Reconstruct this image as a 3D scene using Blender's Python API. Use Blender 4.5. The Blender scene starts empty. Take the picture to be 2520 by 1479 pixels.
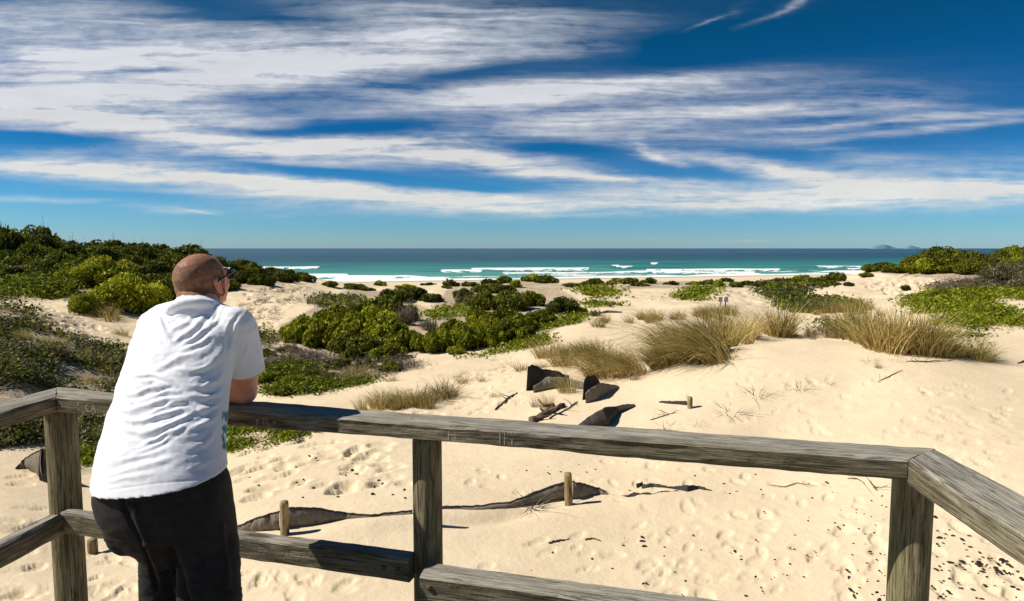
import bpy, bmesh, math, random
import numpy as np
from mathutils import Vector, Matrix

RS = np.random.default_rng(7)
random.seed(7)
COL = bpy.context.scene.collection
F, CX, CY, HV = 1600.0, 1259.5, 739.5, 611.0      # camera constants in the photo's measuring grid (2519 x 1479)
PITCH = math.atan((CY - HV) / F)
CP, SP = math.cos(PITCH), math.sin(PITCH)

# ------------------------------------------------------------------ camera helpers (camera stands at the origin)
def ray(u, v):
    X = (np.asarray(u, float) - CX) / F
    Y = -(np.asarray(v, float) - CY) / F
    return X, CP + Y * SP, -SP + Y * CP            # x, y(depth), z
def P(u, v, y):
    x, d, z = ray(u, v); k = y / d
    return np.array([x * k, y, z * k])
def proj(x, y, z):
    d = y * CP - z * SP
    up = y * SP + z * CP
    return CX + F * x / d, CY - F * up / d

# ------------------------------------------------------------------ noise
def _h(ix, iy, s):
    n = (ix.astype(np.int64) * 374761393 + iy.astype(np.int64) * 668265263 + s * 982451653) & 0x7fffffff
    n = ((n ^ (n >> 13)) * 1274126177) & 0x7fffffff
    return ((n ^ (n >> 16)) & 0xffff) / 65535.0
def vnoise(x, y, s=0):
    x = np.asarray(x, float); y = np.asarray(y, float)
    ix, iy = np.floor(x), np.floor(y); fx, fy = x - ix, y - iy
    fx = fx * fx * (3 - 2 * fx); fy = fy * fy * (3 - 2 * fy)
    a, b = _h(ix, iy, s), _h(ix + 1, iy, s); c, d = _h(ix, iy + 1, s), _h(ix + 1, iy + 1, s)
    return (a + (b - a) * fx) * (1 - fy) + (c + (d - c) * fx) * fy
def fbm(x, y, s=0, o=4):
    t, a, n = 0, 1, 0
    for k in range(o):
        t = t + a * vnoise(np.asarray(x) * 2 ** k + 17 * k, np.asarray(y) * 2 ** k + 31 * k, s + k); n += a; a *= .5
    return t / n
def smooth(a, b, x):
    t = np.clip((x - a) / (b - a), 0, 1); return t * t * (3 - 2 * t)

# ------------------------------------------------------------------ object helpers
def tag(o, label=None, cat=None, group=None, kind=None):
    if label: o['label'] = label
    if cat: o['category'] = cat
    if group: o['group'] = group
    if kind: o['kind'] = kind
    return o
def link(o, parent=None):
    COL.objects.link(o)
    if parent is not None: o.parent = parent
    return o
def empty(name, loc=(0, 0, 0), rz=0):
    o = bpy.data.objects.new(name, None); link(o)
    o.empty_display_size = .1; o.location = loc; o.rotation_euler.z = rz
    return o
def npmesh(name, V, faces, mat=None, parent=None, smoothed=True, attrs=None, uniform=None):
    """V (n,3); faces: (m,k) int array of one polygon size, or a list of such arrays"""
    me = bpy.data.meshes.new(name)
    V = np.ascontiguousarray(V, dtype=np.float32)
    fl = faces if isinstance(faces, list) else [faces]
    fl = [np.asarray(f, dtype=np.int32) for f in fl if len(f)]
    me.vertices.add(len(V)); me.vertices.foreach_set('co', V.ravel())
    idx = np.concatenate([f.ravel() for f in fl])
    tot = np.concatenate([np.full(len(f), f.shape[1], dtype=np.int32) for f in fl])
    st = np.concatenate([[0], np.cumsum(tot)[:-1]]).astype(np.int32)
    me.loops.add(len(idx)); me.loops.foreach_set('vertex_index', idx)
    me.polygons.add(len(tot)); me.polygons.foreach_set('loop_start', st); me.polygons.foreach_set('loop_total', tot)
    if attrs:
        for k, a in attrs.items():
            at = me.attributes.new(k, 'FLOAT', 'POINT'); at.data.foreach_set('value', np.ascontiguousarray(a, dtype=np.float32).ravel())
    me.update(calc_edges=True)
    me.polygons.foreach_set('use_smooth', np.full(len(tot), smoothed, dtype=bool))
    if mat: me.materials.append(mat)
    o = bpy.data.objects.new(name, me)
    return link(o, parent)
def copy_tree(o, parent=None):
    c = o.copy(); COL.objects.link(c); c.parent = parent
    for ch in [x for x in o.children if not x.get('_done')]:
        copy_tree(ch, c)
    return c
def tube(pts, rad, n=8, cap=True):
    """tapered tube through pts -> V, faces list"""
    pts = np.asarray(pts, float); m = len(pts)
    rad = np.broadcast_to(np.asarray(rad, float), (m,))
    T = np.gradient(pts, axis=0); T /= np.linalg.norm(T, axis=1)[:, None] + 1e-9
    up = np.array([0, 0, 1.]) if abs(T[0][2]) < .9 else np.array([1., 0, 0])
    V = []
    a = np.arange(n) / n * 2 * math.pi
    for i in range(m):
        s = np.cross(T[i], up); s /= np.linalg.norm(s) + 1e-9; w = np.cross(s, T[i]); up = w
        V.append(pts[i] + rad[i] * (np.cos(a)[:, None] * s + np.sin(a)[:, None] * w))
    V = np.concatenate(V)
    q = []
    for i in range(m - 1):
        for k in range(n):
            q.append((i * n + k, i * n + (k + 1) % n, (i + 1) * n + (k + 1) % n, (i + 1) * n + k))
    fs = [np.array(q)]
    if cap:
        fs.append(np.array([list(range(n))[::-1], [(m - 1) * n + k for k in range(n)]]))
    return V, fs
def merge(parts):
    """list of (V, [faces]) -> V, [faces] grouped by polygon size"""
    Vs, F_, off = [], {}, 0
    for V, fs in parts:
        Vs.append(V)
        for f in (fs if isinstance(fs, list) else [fs]):
            f = np.asarray(f)
            if len(f): F_.setdefault(f.shape[1], []).append(f + off)
        off += len(V)
    return np.concatenate(Vs), [np.concatenate(x) for x in F_.values()]

# ------------------------------------------------------------------ material helpers
class NT:
    def __init__(s, tree): s.t = tree; s.n = tree.nodes; s.l = tree.links
    def new(s, typ, **kw):
        n = s.n.new(typ)
        for k, v in kw.items(): setattr(n, k, v)
        return n
    def put(s, sock, v):
        if isinstance(v, bpy.types.NodeSocket): s.l.new(v, sock)
        elif v is not None: sock.default_value = v
    def math(s, op, a, b=None, c=None, clamp=False):
        n = s.new('ShaderNodeMath', operation=op); n.use_clamp = clamp
        s.put(n.inputs[0], a)
        if b is not None: s.put(n.inputs[1], b)
        if c is not None: s.put(n.inputs[2], c)
        return n.outputs[0]
    def noise(s, vec, scale=5, detail=4, rough=.55, dist=0, out=0):
        n = s.new('ShaderNodeTexNoise'); s.put(n.inputs['Vector'], vec)
        s.put(n.inputs['Scale'], scale); n.inputs['Detail'].default_value = detail
        n.inputs['Roughness'].default_value = rough; n.inputs['Distortion'].default_value = dist
        return n.outputs[out]
    def ramp(s, fac, stops, interp='LINEAR'):
        n = s.new('ShaderNodeValToRGB'); s.put(n.inputs[0], fac); cr = n.color_ramp; cr.interpolation = interp
        while len(cr.elements) < len(stops): cr.elements.new(.5)
        for e, (p, c) in zip(cr.elements, stops):
            e.position = p; e.color = (*c, 1) if not isinstance(c, (int, float)) else (c, c, c, 1)
        return n.outputs[0]
    def mix(s, fac, a, b, mode='MIX'):
        n = s.new('ShaderNodeMix', data_type='RGBA', blend_type=mode)
        s.put(n.inputs[0], fac)
        s.put(n.inputs[6], (*a, 1) if isinstance(a, tuple) and len(a) == 3 else a)
        s.put(n.inputs[7], (*b, 1) if isinstance(b, tuple) and len(b) == 3 else b)
        return n.outputs[2]
    def mapping(s, vec, loc=(0, 0, 0), rot=(0, 0, 0), scale=(1, 1, 1), typ='POINT'):
        n = s.new('ShaderNodeMapping', vector_type=typ); s.put(n.inputs[0], vec)
        n.inputs['Location'].default_value = loc; n.inputs['Rotation'].default_value = rot; n.inputs['Scale'].default_value = scale
        return n.outputs[0]
    def bump(s, h, strength=.5, dist=.01, normal=None):
        n = s.new('ShaderNodeBump'); s.put(n.inputs['Height'], h); s.put(n.inputs['Strength'], strength); n.inputs['Distance'].default_value = dist
        if normal is not None: s.put(n.inputs['Normal'], normal)
        return n.outputs[0]
def material(name):
    m = bpy.data.materials.new(name); m.use_nodes = True
    nt = NT(m.node_tree); b = m.node_tree.nodes['Principled BSDF']
    return m, nt, b
def objco(nt): return nt.new('ShaderNodeTexCoord').outputs['Object']

M = {}
def mat_sand():
    m, nt, b = material('sand'); co = objco(nt)
    big = nt.noise(co, .35, 5, .6); fine = nt.noise(co, 60, 3, .7); mid = nt.noise(co, 4, 4, .6)
    c = nt.ramp(big, [(.3, (.655, .53, .362)), (.7, (.765, .63, .437))])
    c = nt.mix(nt.ramp(mid, [(.35, 0), (.75, .35)]), c, (.62, .46, .315))
    spk = nt.new('ShaderNodeTexVoronoi'); nt.put(spk.inputs['Vector'], co); spk.inputs['Scale'].default_value = 9
    s1 = nt.ramp(spk.outputs['Distance'], [(.045, 1), (.075, 0)])
    gate = nt.ramp(nt.noise(co, 1.1, 3), [(.5, 0), (.62, 1)])
    c = nt.mix(nt.math('MULTIPLY', s1, gate), c, (.30, .22, .15))
    at = nt.new('ShaderNodeAttribute', attribute_name='litter').outputs['Fac']
    ln = nt.noise(co, 14, 5, .75); ln2 = nt.noise(co, 2.4, 4, .7)
    lm = nt.math('MULTIPLY', at, nt.ramp(nt.math('ADD', nt.math('MULTIPLY', ln, .6), nt.math('MULTIPLY', ln2, .5)), [(.38, 0), (.56, 1)]))
    lc = nt.ramp(nt.noise(co, 9, 4, .7), [(.3, (.085, .065, .045)), (.6, (.22, .17, .12)), (.8, (.13, .13, .05))])
    c = nt.mix(lm, c, lc)
    wet = nt.new('ShaderNodeAttribute', attribute_name='wet').outputs['Fac']
    c = nt.mix(wet, c, (.36, .28, .19))
    nt.put(b.inputs['Base Color'], c); b.inputs['Roughness'].default_value = .95
    b.inputs['Specular IOR Level'].default_value = .15
    h = nt.math('ADD', nt.math('MULTIPLY', nt.noise(co, 7, 5, .65), 1.0), nt.math('MULTIPLY', fine, .12))
    h = nt.math('ADD', h, nt.math('MULTIPLY', nt.noise(nt.mapping(co, rot=(0, 0, .5), scale=(2.2, 17, 1)), 1, 3, .5, .6), .35))
    nt.put(b.inputs['Normal'], nt.bump(h, .35, .05))
    return m
def mat_wood(name, a, bcol, c3, green=0.0, scale=1.0, top=False):
    m, nt, b = material(name); co = objco(nt)
    oi = nt.new('ShaderNodeObjectInfo').outputs['Random']
    v = nt.new('ShaderNodeVectorMath', operation='ADD'); nt.put(v.inputs[0], co)
    cm = nt.new('ShaderNodeCombineXYZ'); nt.put(cm.inputs[0], nt.math('MULTIPLY', oi, 37.0)); nt.l.new(cm.outputs[0], v.inputs[1])
    st = nt.mapping(v.outputs[0], scale=(2.6 * scale, 26, 26)); g1 = nt.noise(st, 1.6, 8, .72, 1.1)
    g2 = nt.noise(nt.mapping(v.outputs[0], scale=(3.5, 130, 130)), 1.5, 3, .6)
    blot = nt.noise(nt.mapping(v.outputs[0], scale=(3, 9, 9)), 1.6, 5, .65)
    c = nt.ramp(g1, [(.28, bcol), (.5, a), (.72, c3)])
    c = nt.mix(nt.ramp(g2, [(.38, .85), (.47, 0)]), c, tuple(x * .3 for x in bcol))
    c = nt.mix(nt.ramp(blot, [(.42, 0), (.68, .75)]), c, tuple(x * .55 for x in bcol))
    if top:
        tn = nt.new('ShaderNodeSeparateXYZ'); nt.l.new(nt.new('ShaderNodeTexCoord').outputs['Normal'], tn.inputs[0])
        tf = nt.ramp(tn.outputs[2], [(.6, 0), (.85, .42)]); c = nt.mix(nt.math('MULTIPLY', tf, nt.ramp(g1, [(.3, .3), (.6, 1)])), c, (.62, .60, .56))  # upward faces paler: silver weathering, with sun brightness put into the colour
    if green: c = nt.mix(nt.ramp(nt.noise(nt.mapping(v.outputs[0], scale=(1.2, 14, 14)), 1.3, 4), [(.4, 0), (.6, green)]), c, (.17, .17, .055))
    for k_, (a_, b_) in enumerate(((.9, 34), (1.6, 70))):
        cn = nt.noise(nt.mapping(v.outputs[0], loc=(k_ * 7, 3, 1), scale=(a_, b_, b_)), 1.0, 3, .5, .4)
        ck = nt.ramp(nt.math('ABSOLUTE', nt.math('SUBTRACT', cn, .5)), [(.003, .75), (.014, 0)])
        c = nt.mix(ck, c, (.03, .024, .018))
    vo = nt.new('ShaderNodeTexVoronoi'); nt.put(vo.inputs['Vector'], nt.mapping(v.outputs[0], scale=(2.1, 8, 8))); vo.inputs['Scale'].default_value = 1
    c = nt.mix(nt.ramp(vo.outputs['Distance'], [(.09, .85), (.17, 0)]), c, (.045, .035, .025))
    nt.put(b.inputs['Base Color'], c); b.inputs['Roughness'].default_value = .85; b.inputs['Specular IOR Level'].default_value = .2
    h = nt.math('ADD', g1, nt.math('MULTIPLY', g2, .8)); nt.put(b.inputs['Normal'], nt.bump(h, .8, .006))
    return m
def mat_plain(name, col, rough=.8, spec=.3, var=.25, scale=12, bump=0, bscale=60, bdist=.003, trans=0):
    m, nt, b = material(name); co = objco(nt)
    n = nt.noise(co, scale, 4, .6)
    c = nt.mix(nt.ramp(n, [(.3, 0), (.7, 1)]), tuple(x * (1 - var) for x in col), tuple(min(1, x * (1 + var)) for x in col))
    nt.put(b.inputs['Base Color'], c); b.inputs['Roughness'].default_value = rough; b.inputs['Specular IOR Level'].default_value = spec
    if bump: nt.put(b.inputs['Normal'], nt.bump(nt.noise(co, bscale, 3, .6), bump, bdist))
    return m
def mat_leaf(name, dark, mid, light, rough=.55, trans=.25):
    """foliage: colour varies per leaf (tone attribute) and per plant (object random)"""
    m, nt, b = material(name); co = objco(nt)
    tone = nt.new('ShaderNodeAttribute', attribute_name='tone').outputs['Fac']
    oi = nt.new('ShaderNodeObjectInfo').outputs['Random']
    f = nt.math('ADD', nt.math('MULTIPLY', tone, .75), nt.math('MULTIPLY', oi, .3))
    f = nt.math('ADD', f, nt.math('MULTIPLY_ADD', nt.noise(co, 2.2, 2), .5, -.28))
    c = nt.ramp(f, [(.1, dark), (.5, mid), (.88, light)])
    nt.put(b.inputs['Base Color'], c); b.inputs['Roughness'].default_value = rough; b.inputs['Specular IOR Level'].default_value = .12
    tr = nt.new('ShaderNodeBsdfTranslucent'); nt.l.new(c, tr.inputs[0])
    mx = nt.new('ShaderNodeMixShader'); mx.inputs[0].default_value = trans
    nt.l.new(b.outputs[0], mx.inputs[1]); nt.l.new(tr.outputs[0], mx.inputs[2])
    nt.l.new(mx.outputs[0], m.node_tree.nodes['Material Output'].inputs['Surface'])
    return m
M['sand'] = mat_sand()
M['rail'] = mat_wood('weathered_rail_lit_top', (.235, .195, .14), (.085, .066, .042), (.41, .37, .30), .2, 1.0, True)
M['post'] = mat_wood('treated_post', (.25, .205, .125), (.08, .06, .035), (.42, .37, .25), .3)
M['stake'] = mat_wood('pine_stake', (.42, .31, .16), (.25, .17, .08), (.52, .42, .27), .1)
M['leaf_bright'] = mat_leaf('leaf_bright', (.028, .042, .005), (.17, .19, .008), (.42, .42, .02))
M['leaf_lime'] = mat_leaf('leaf_lime', (.05, .07, .006), (.26, .28, .012), (.52, .50, .03))
M['leaf_dark'] = mat_leaf('leaf_dark', (.020, .028, .005), (.085, .10, .008), (.24, .25, .018))
M['leaf_grey'] = mat_leaf('leaf_grey', (.05, .045, .022), (.17, .155, .075), (.36, .32, .18))
M['leaf_dry'] = mat_leaf('leaf_dry', (.09, .07, .05), (.22, .18, .13), (.38, .33, .25), .8)
M['creeper'] = mat_leaf('creeper_leaf', (.035, .052, .007), (.15, .185, .010), (.34, .36, .02))
M['grass'] = mat_leaf('marram_blade', (.070, .078, .016), (.40, .31, .095), (.82, .62, .27), .5, .3)
M['grass_dry'] = mat_leaf('dry_blade', (.14, .10, .04), (.32, .24, .11), (.52, .42, .22), .6, .2)
M['twig'] = mat_plain('twig', (.10, .075, .05), .9, .1, .35, 6)
M['deadwood'] = mat_plain('deadwood', (.13, .095, .065), .9, .1, .4, 20, .6, 80, .004)
# ------------------------------------------------------------------ terrain heights: thin-plate surface through surveyed points
CTRL = [  # (u, v, depth)
 (0,1479,5.6),(600,1479,5.7),(1260,1479,5.7),(1900,1479,5.6),(2519,1479,5.3),
 (0,1260,7.5),(600,1290,7.2),(1050,1291,7.2),(1400,1243,7.9),(1900,1250,7.5),(2519,1200,7.2),
 (0,1120,10),(600,1110,10.3),(1100,1120,9.8),(1500,1100,10),(1900,1080,9.7),(2519,1020,9.5),
 (150,1000,13.3),(700,1000,13),(1000,1000,12.5),(1350,1010,11.7),(1697,1006,10.8),(2100,960,11),(2519,930,11.3),
 (1450,950,13),(1650,895,13.8),(1850,845,14.5),(2000,832,14.5),(2150,850,13.2),(2280,870,12.6),(2450,890,12.4),(2600,900,12.3),
 (2000,845,19),(1850,850,19),(2150,850,18),(1950,790,27),(2100,800,25),(2040,757,35),(2000,740,42),(2150,730,42),(2080,700,50),(2180,672,57),(2260,668,57),
 (2300,690,50),(2400,688,50),(2600,690,46),(2400,642,62),(2600,632,60),(2200,660,62),(2300,650,62),
 (2450,812,18),(2519,820,16.5),(2600,800,18),(2519,722,30),(2400,750,26),(2250,745,30),(2600,740,26),(2350,800,19),
 (1450,790,22),(1350,832,20),(1400,872,16.5),(1200,885,17.5),(1100,930,15.5),(900,930,16),(1450,772,27),(1550,800,22),
 (1600,760,30),(1750,760,28),(1700,795,21),(1550,845,18),(1800,750,32),(1600,900,15),
 (1550,748,36),(1600,720,46),(1750,702,58),(1780,740,38),(1500,700,62),(1850,715,50),
 (850,880,19),(1000,880,18.5),(700,800,24),(620,850,20),(650,800,24),(700,750,32),(620,730,36),(720,700,50),(680,690,56),(800,722,48),(850,706,65),
 (950,740,42),(1100,742,42),(1050,720,55),(1150,768,32),(1200,702,70),(1350,702,70),(1250,800,24),(1350,770,29),
 (1150,700,90),(1300,697,92),(1500,702,90),(1700,702,90),(1900,700,88),(2050,694,80),(900,703,88),(2150,690,85),
 (0,740,26),(150,780,24),(300,832,22),(250,768,26),(80,715,30),(50,690,34),(50,655,42),(200,700,32),(300,705,32),(300,648,45),(400,690,38),(450,650,55),
 (550,672,50),(600,664,60),(700,680,70),(760,690,80),(420,765,29),(350,780,27),(500,722,37),(560,710,42),(560,765,31),(-200,640,42),(-200,730,26),
 (0,765,20),(0,850,15.5),(0,930,13),(120,812,19),(150,880,15.5),(280,872,18),(300,945,15.3),(0,985,12),(60,960,12.7),(-200,900,14),(-200,1100,10),
]
ZP = [(300,-4.2,85),(0,-3.5,80),(550,-5.2,95),(-300,-3.5,80),(2300,-5,90),(2550,-5,90),(2900,-4,85),
      (0,-9,130),(600,-9.3,130),(1200,-9.6,130),(1800,-9.5,130),(2500,-9,130),(-300,-9,130),(2900,-9,130),
      (-300,-3.1,3),(300,-3.1,3),(1260,-3.1,3),(2000,-3.0,3),(2700,-2.9,3),(3000,-2.6,7),(-500,-3,7)]
KU, KL = 420.0, .55
def _ab(u, y): return np.asarray(u, float) / KU, np.log(np.maximum(y, 1)) / KL
cu, cz, cy_ = [], [], []
for u, v, y in CTRL:
    p = P(u, v, y); cu.append(CX + F * p[0] / y); cz.append(p[2]); cy_.append(y)
for u, z, y in ZP: cu.append(u); cz.append(z); cy_.append(y)
A_, B_ = _ab(np.array(cu), np.array(cy_)); Zc = np.array(cz)
def _tps(r2): return .5 * r2 * np.log(r2 + 1e-12)
n_ = len(Zc)
K_ = _tps((A_[:, None] - A_[None]) ** 2 + (B_[:, None] - B_[None]) ** 2) + np.eye(n_) * .012
Pm = np.stack([np.ones(n_), A_, B_], 1)
S_ = np.block([[K_, Pm], [Pm.T, np.zeros((3, 3))]])
W_ = np.linalg.solve(S_, np.concatenate([Zc, np.zeros(3)]))
SEA = -12.0
def shore(x): return 252 + .33 * x
def T(x, y):
    """height of the sand at world x, y"""
    x = np.asarray(x, float); y = np.asarray(y, float); sh = np.broadcast(x, y).shape
    x = np.broadcast_to(x, sh).ravel(); y = np.broadcast_to(y, sh).ravel()
    yy = np.clip(y, 3, 130); t = np.clip(CX + F * x / np.maximum(y, 3), -400, 2950)
    a, b = _ab(t, yy); z = W_[n_] + W_[n_ + 1] * a + W_[n_ + 2] * b
    for i in range(0, len(z), 60000):
        s = slice(i, i + 60000)
        z[s] += _tps((a[s, None] - A_[None]) ** 2 + (b[s, None] - B_[None]) ** 2) @ W_[:n_]
    amp = np.clip((yy - 7) / 40, 0, 1)
    z = z + amp * (fbm(x / 6, y / 6, 3) - .5) * .9 + np.clip((yy - 9) / 20, 0, 1) * (fbm(x / 1.6, y / 1.6, 5) - .5) * .22 + (fbm(x / 1.3, y / 1.3, 9, 3) - .5) * .07
    k = smooth(118, 175, y)
    d = shore(x) - y
    beach = SEA + np.clip(d, -60, 60) * .012 - .0 + smooth(60, 140, d) * .6
    return (z * (1 - k) + beach * k).reshape(sh)
_ys = np.exp(np.linspace(math.log(4.0), math.log(125), 420))
def hit(u, v):
    """where the sight line through u, v first meets the sand -> (n,3)"""
    u = np.atleast_1d(np.asarray(u, float)); v = np.atleast_1d(np.asarray(v, float))
    dx, dy, dz = ray(u, v); out = np.zeros((len(u), 3))
    for i in range(0, len(u), 800):
        s = slice(i, i + 800)
        X = (dx / dy)[s, None] * _ys; Zr = (dz / dy)[s, None] * _ys
        G = T(X, np.broadcast_to(_ys, X.shape)); below = Zr < G
        k = np.argmax(below, 1); k = np.where(below.any(1), k, len(_ys) - 1); k = np.maximum(k, 1)
        r = np.arange(len(k))
        a = (Zr - G)[r, k - 1]; b = (G - Zr)[r, k]; f = np.clip(a / (a + b + 1e-9), 0, 1)
        y = _ys[k - 1] + (_ys[k] - _ys[k - 1]) * f
        out[s] = np.stack([(dx / dy)[s] * y, y, np.zeros_like(y)], 1)
    out[:, 2] = T(out[:, 0], out[:, 1])
    return out
def inpoly(px, py, poly):
    c = np.zeros(np.shape(px), bool); n = len(poly); j = n - 1
    for i in range(n):
        xi, yi = poly[i]; xj, yj = poly[j]
        c ^= ((yi > py) != (yj > py)) & (px < (xj - xi) * (py - yi) / (yj - yi + 1e-9) + xi); j = i
    return c

# ground-cover zones (measured in the photo): name, outline, kind, how thick, leaf height
ZONES = [
 ('mound', [(-120,735),(60,762),(125,812),(200,838),(305,878),(330,960),(130,962),(60,948),(-120,950)], 'mixed', .6, .38),
 ('mound_edge', [(-60,930),(130,950),(300,955),(290,985),(-60,1000)], 'mixed', .35, .2),
 ('low_rail', [(-60,1052),(110,1040),(105,1098),(-60,1108)], 'mixed', .8, .3),
 ('behind_back', [(190,1036),(275,1030),(262,1092),(195,1095)], 'mixed', .8, .3),
 ('under_back', [(195,1112),(245,1108),(240,1165),(200,1168)], 'creeper', 1.0, .15),
 ('by_arm', [(545,1050),(770,1058),(690,1082),(620,1100),(545,1108)], 'creeper', .8, .15),
 ('path_strip', [(-120,700),(60,700),(100,672),(165,690),(172,724),(60,734),(-120,734)], 'creeper', 1.0, .55),
 ('centre_low', [(640,890),(800,915),(905,905),(912,938),(760,972),(690,982),(640,960)], 'creeper', .75, .22),
 ('twig_zone', [(640,845),(740,868),(860,898),(1000,895),(1052,905),(900,930),(740,930),(640,910)], 'dry', .6, .3),
 ('fringe', [(1090,885),(1250,858),(1330,826),(1335,842),(1230,866),(1120,880)], 'creeper', 1.0, .12),
 ('fringe_b', [(1300,815),(1440,768),(1452,775),(1360,812)], 'creeper', .8, .15),
 ('dune_scrub', [(1870,690),(2035,692),(1965,712),(1960,735),(2090,742),(2090,768),(1950,768),(1890,725)], 'mixed', 1.0, .3),
 ('slope_creeper', [(2235,742),(2330,712),(2560,690),(2600,735),(2445,738),(2435,768),(2600,800),(2600,812),(2420,795),(2395,812),(2300,790)], 'creeper', .9, .3),
 ('slope_twigs', [(2290,705),(2420,690),(2560,685),(2560,705),(2400,722),(2310,722)], 'dry', .8, .5),
 ('slope_spill', [(2330,790),(2400,800),(2440,850),(2400,880),(2330,860)], 'creeper', .3, .2),
 ('islet_a', [(1672,737),(1690,712),(1755,711),(1748,727),(1700,741)], 'creeper', 1.0, .25),
 ('islet_b', [(1430,712),(1490,704),(1515,724),(1478,736)], 'creeper', 1.0, .3),
 ('islet_c', [(1440,747),(1520,740),(1512,752),(1450,754)], 'creeper', .8, .2),
 ('islet_d', [(762,742),(860,726),(905,750),(790,757)], 'mixed', 1.0, .3),
 ('islet_e', [(1050,772),(1130,757),(1185,775),(1060,788)], 'creeper', .8, .25),
 ('slope_side', [(625,825),(700,822),(690,840),(640,856)], 'mixed', .9, .25),
 ('patch_right', [(2030,795),(2100,790),(2140,820),(2060,832),(2020,815)], 'mixed', .5, .2),
]
SHRUB_GROUND = [
 [(-120,600),(760,640),(770,692),(560,712),(420,775),(240,772),(170,725),(-120,706)],
 [(690,800),(880,700),(1060,760),(1120,690),(1340,690),(1430,740),(1430,775),(1330,832),(1060,870),(860,885),(700,850)],
 [(2140,670),(2300,600),(2700,600),(2700,692),(2400,692)],
 [(1080,680),(2060,680),(2040,708),(1100,712)],
]
# ------------------------------------------------------------------ ground sheet
us = np.concatenate([np.linspace(-2600, -120, 60)[:-1], np.linspace(-120, 2640, 1060), np.linspace(2640, 5100, 60)[1:]])
ys = np.exp(np.linspace(math.log(4.6), math.log(330), 860)); ts = (us - CX) / F
Xg = ts[None, :] * ys[:, None]; Yg = np.broadcast_to(ys[:, None], Xg.shape).copy()
Zg = T(Xg, Yg)
Ug, Vg = proj(Xg, Yg, Zg)
Z0 = Zg.copy(); _ly = np.log(ys); T_exact = T
def T(x, y):
    """bilinear lookup in the sheet built above"""
    x = np.asarray(x, float); y = np.asarray(y, float); yc = np.clip(y, ys[0], ys[-1] * .999)
    t = np.clip(x / yc, ts[0], ts[-1] * .9999)
    fi = (np.log(yc) - _ly[0]) / (_ly[1] - _ly[0]); i = np.clip(fi.astype(int), 0, len(ys) - 2); fi = fi - i
    j = np.clip(np.searchsorted(ts, t) - 1, 0, len(ts) - 2); fj = (t - ts[j]) / (ts[j + 1] - ts[j])
    return (Z0[i, j] * (1 - fj) + Z0[i, j + 1] * fj) * (1 - fi) + (Z0[i + 1, j] * (1 - fj) + Z0[i + 1, j + 1] * fj) * fi
def dimple(x0, y0, L, Wd, ang, dep, rim=.2, soft=False):
    R = max(L, Wd) * 2.0
    i0, i1 = np.searchsorted(ys, [y0 - R, y0 + R]); tc, tw = x0 / y0, R / y0
    j0, j1 = np.searchsorted(ts, [tc - tw, tc + tw])
    if i1 <= i0 or j1 <= j0: return
    X = Xg[i0:i1, j0:j1] - x0; Y = Yg[i0:i1, j0:j1] - y0; c, s = math.cos(ang), math.sin(ang)
    a = (X * c + Y * s) / L; b = (-X * s + Y * c) / Wd
    r2 = a * a + b * b
    if soft:
        Zg[i0:i1, j0:j1] -= dep * np.exp(-r2 * 1.6); return
    rw = r2 * (1 + .45 * (vnoise(X * 9 + x0 * 9, Y * 9 + y0 * 7, 4) - .5))
    Zg[i0:i1, j0:j1] += dep * (-smooth(1.15, .70, np.sqrt(rw)) * (.75 + .25 * np.tanh(a)) + rim * .7 * np.exp(-(np.sqrt(rw) - 1.4) ** 2 * 7) * (.5 + .5 * np.tanh(a * 2)))
def prints(poly, n, L=(.12, .18), dep=(.02, .04), ang=None, seed=0):
    r = np.random.default_rng(seed); pu = []
    xs = [p[0] for p in poly]; vs = [p[1] for p in poly]
    while len(pu) < n:
        u, v = r.uniform(min(xs), max(xs)), r.uniform(min(vs), max(vs))
        if inpoly(np.array(u), np.array(v), poly): pu.append((u, v))
    H = hit([p[0] for p in pu], [p[1] for p in pu])
    for h in H:
        l = r.uniform(*L); a = r.uniform(0, math.pi) if ang is None else r.normal(ang, .35)
        dimple(h[0], h[1], l, l * r.uniform(.4, .65), a, r.uniform(*dep))
prints([(560,1085),(1000,1085),(1010,1190),(760,1225),(560,1230)], 62, (.13, .24), (.04, .075), .5, 1)
prints([(1150,1420),(1300,1330),(1800,1250),(2180,1300),(2150,1479),(1300,1479)], 90, (.08, .15), (.012, .028), .6, 2)
prints([(1100,1120),(1500,1130),(2100,1190),(2150,1300),(1600,1260),(1120,1200)], 45, (.08, .14), (.012, .03), None, 3)
prints([(0,1110),(100,1110),(120,1479),(0,1479)], 22, (.1, .18), (.02, .04), .4, 4)
prints([(215,1290),(340,1400),(330,1479),(225,1479)], 14, (.07, .12), (.015, .03), None, 5)
prints([(1900,900),(2500,950),(2519,1200),(2350,1180),(1900,1050),(1550,1000)], 100, (.08, .16), (.009, .022), None, 6)
prints([(850,1000),(1250,900),(1290,1000),(1000,1040)], 90, (.1, .18), (.02, .045), .4, 7)
prints([(590,1400),(1010,1450),(1010,1479),(600,1479)], 14, (.08, .14), (.015, .03), None, 8)
prints([(2300,1260),(2400,1260),(2519,1350),(2519,1479),(2300,1479)], 30, (.08, .13), (.015, .03), None, 9)
prints([(1100,930),(1250,880),(1300,850),(1260,920)], 25, (.1, .18), (.02, .05), .4, 10)
prints([(600,720),(760,690),(700,760),(640,840),(580,840)], 160, (.25, .5), (.06, .14), None, 11)
prints([(1550,740),(1850,700),(2000,720),(1850,745)], 60, (.3, .6), (.05, .1), None, 12)
prints([(2100,690),(2250,672),(2350,690),(2200,735)], 70, (.3, .7), (.08, .16), 1.1, 13)
prints([(0,745),(120,750),(300,830),(200,830)], 60, (.2, .4), (.04, .08), None, 14)
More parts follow.
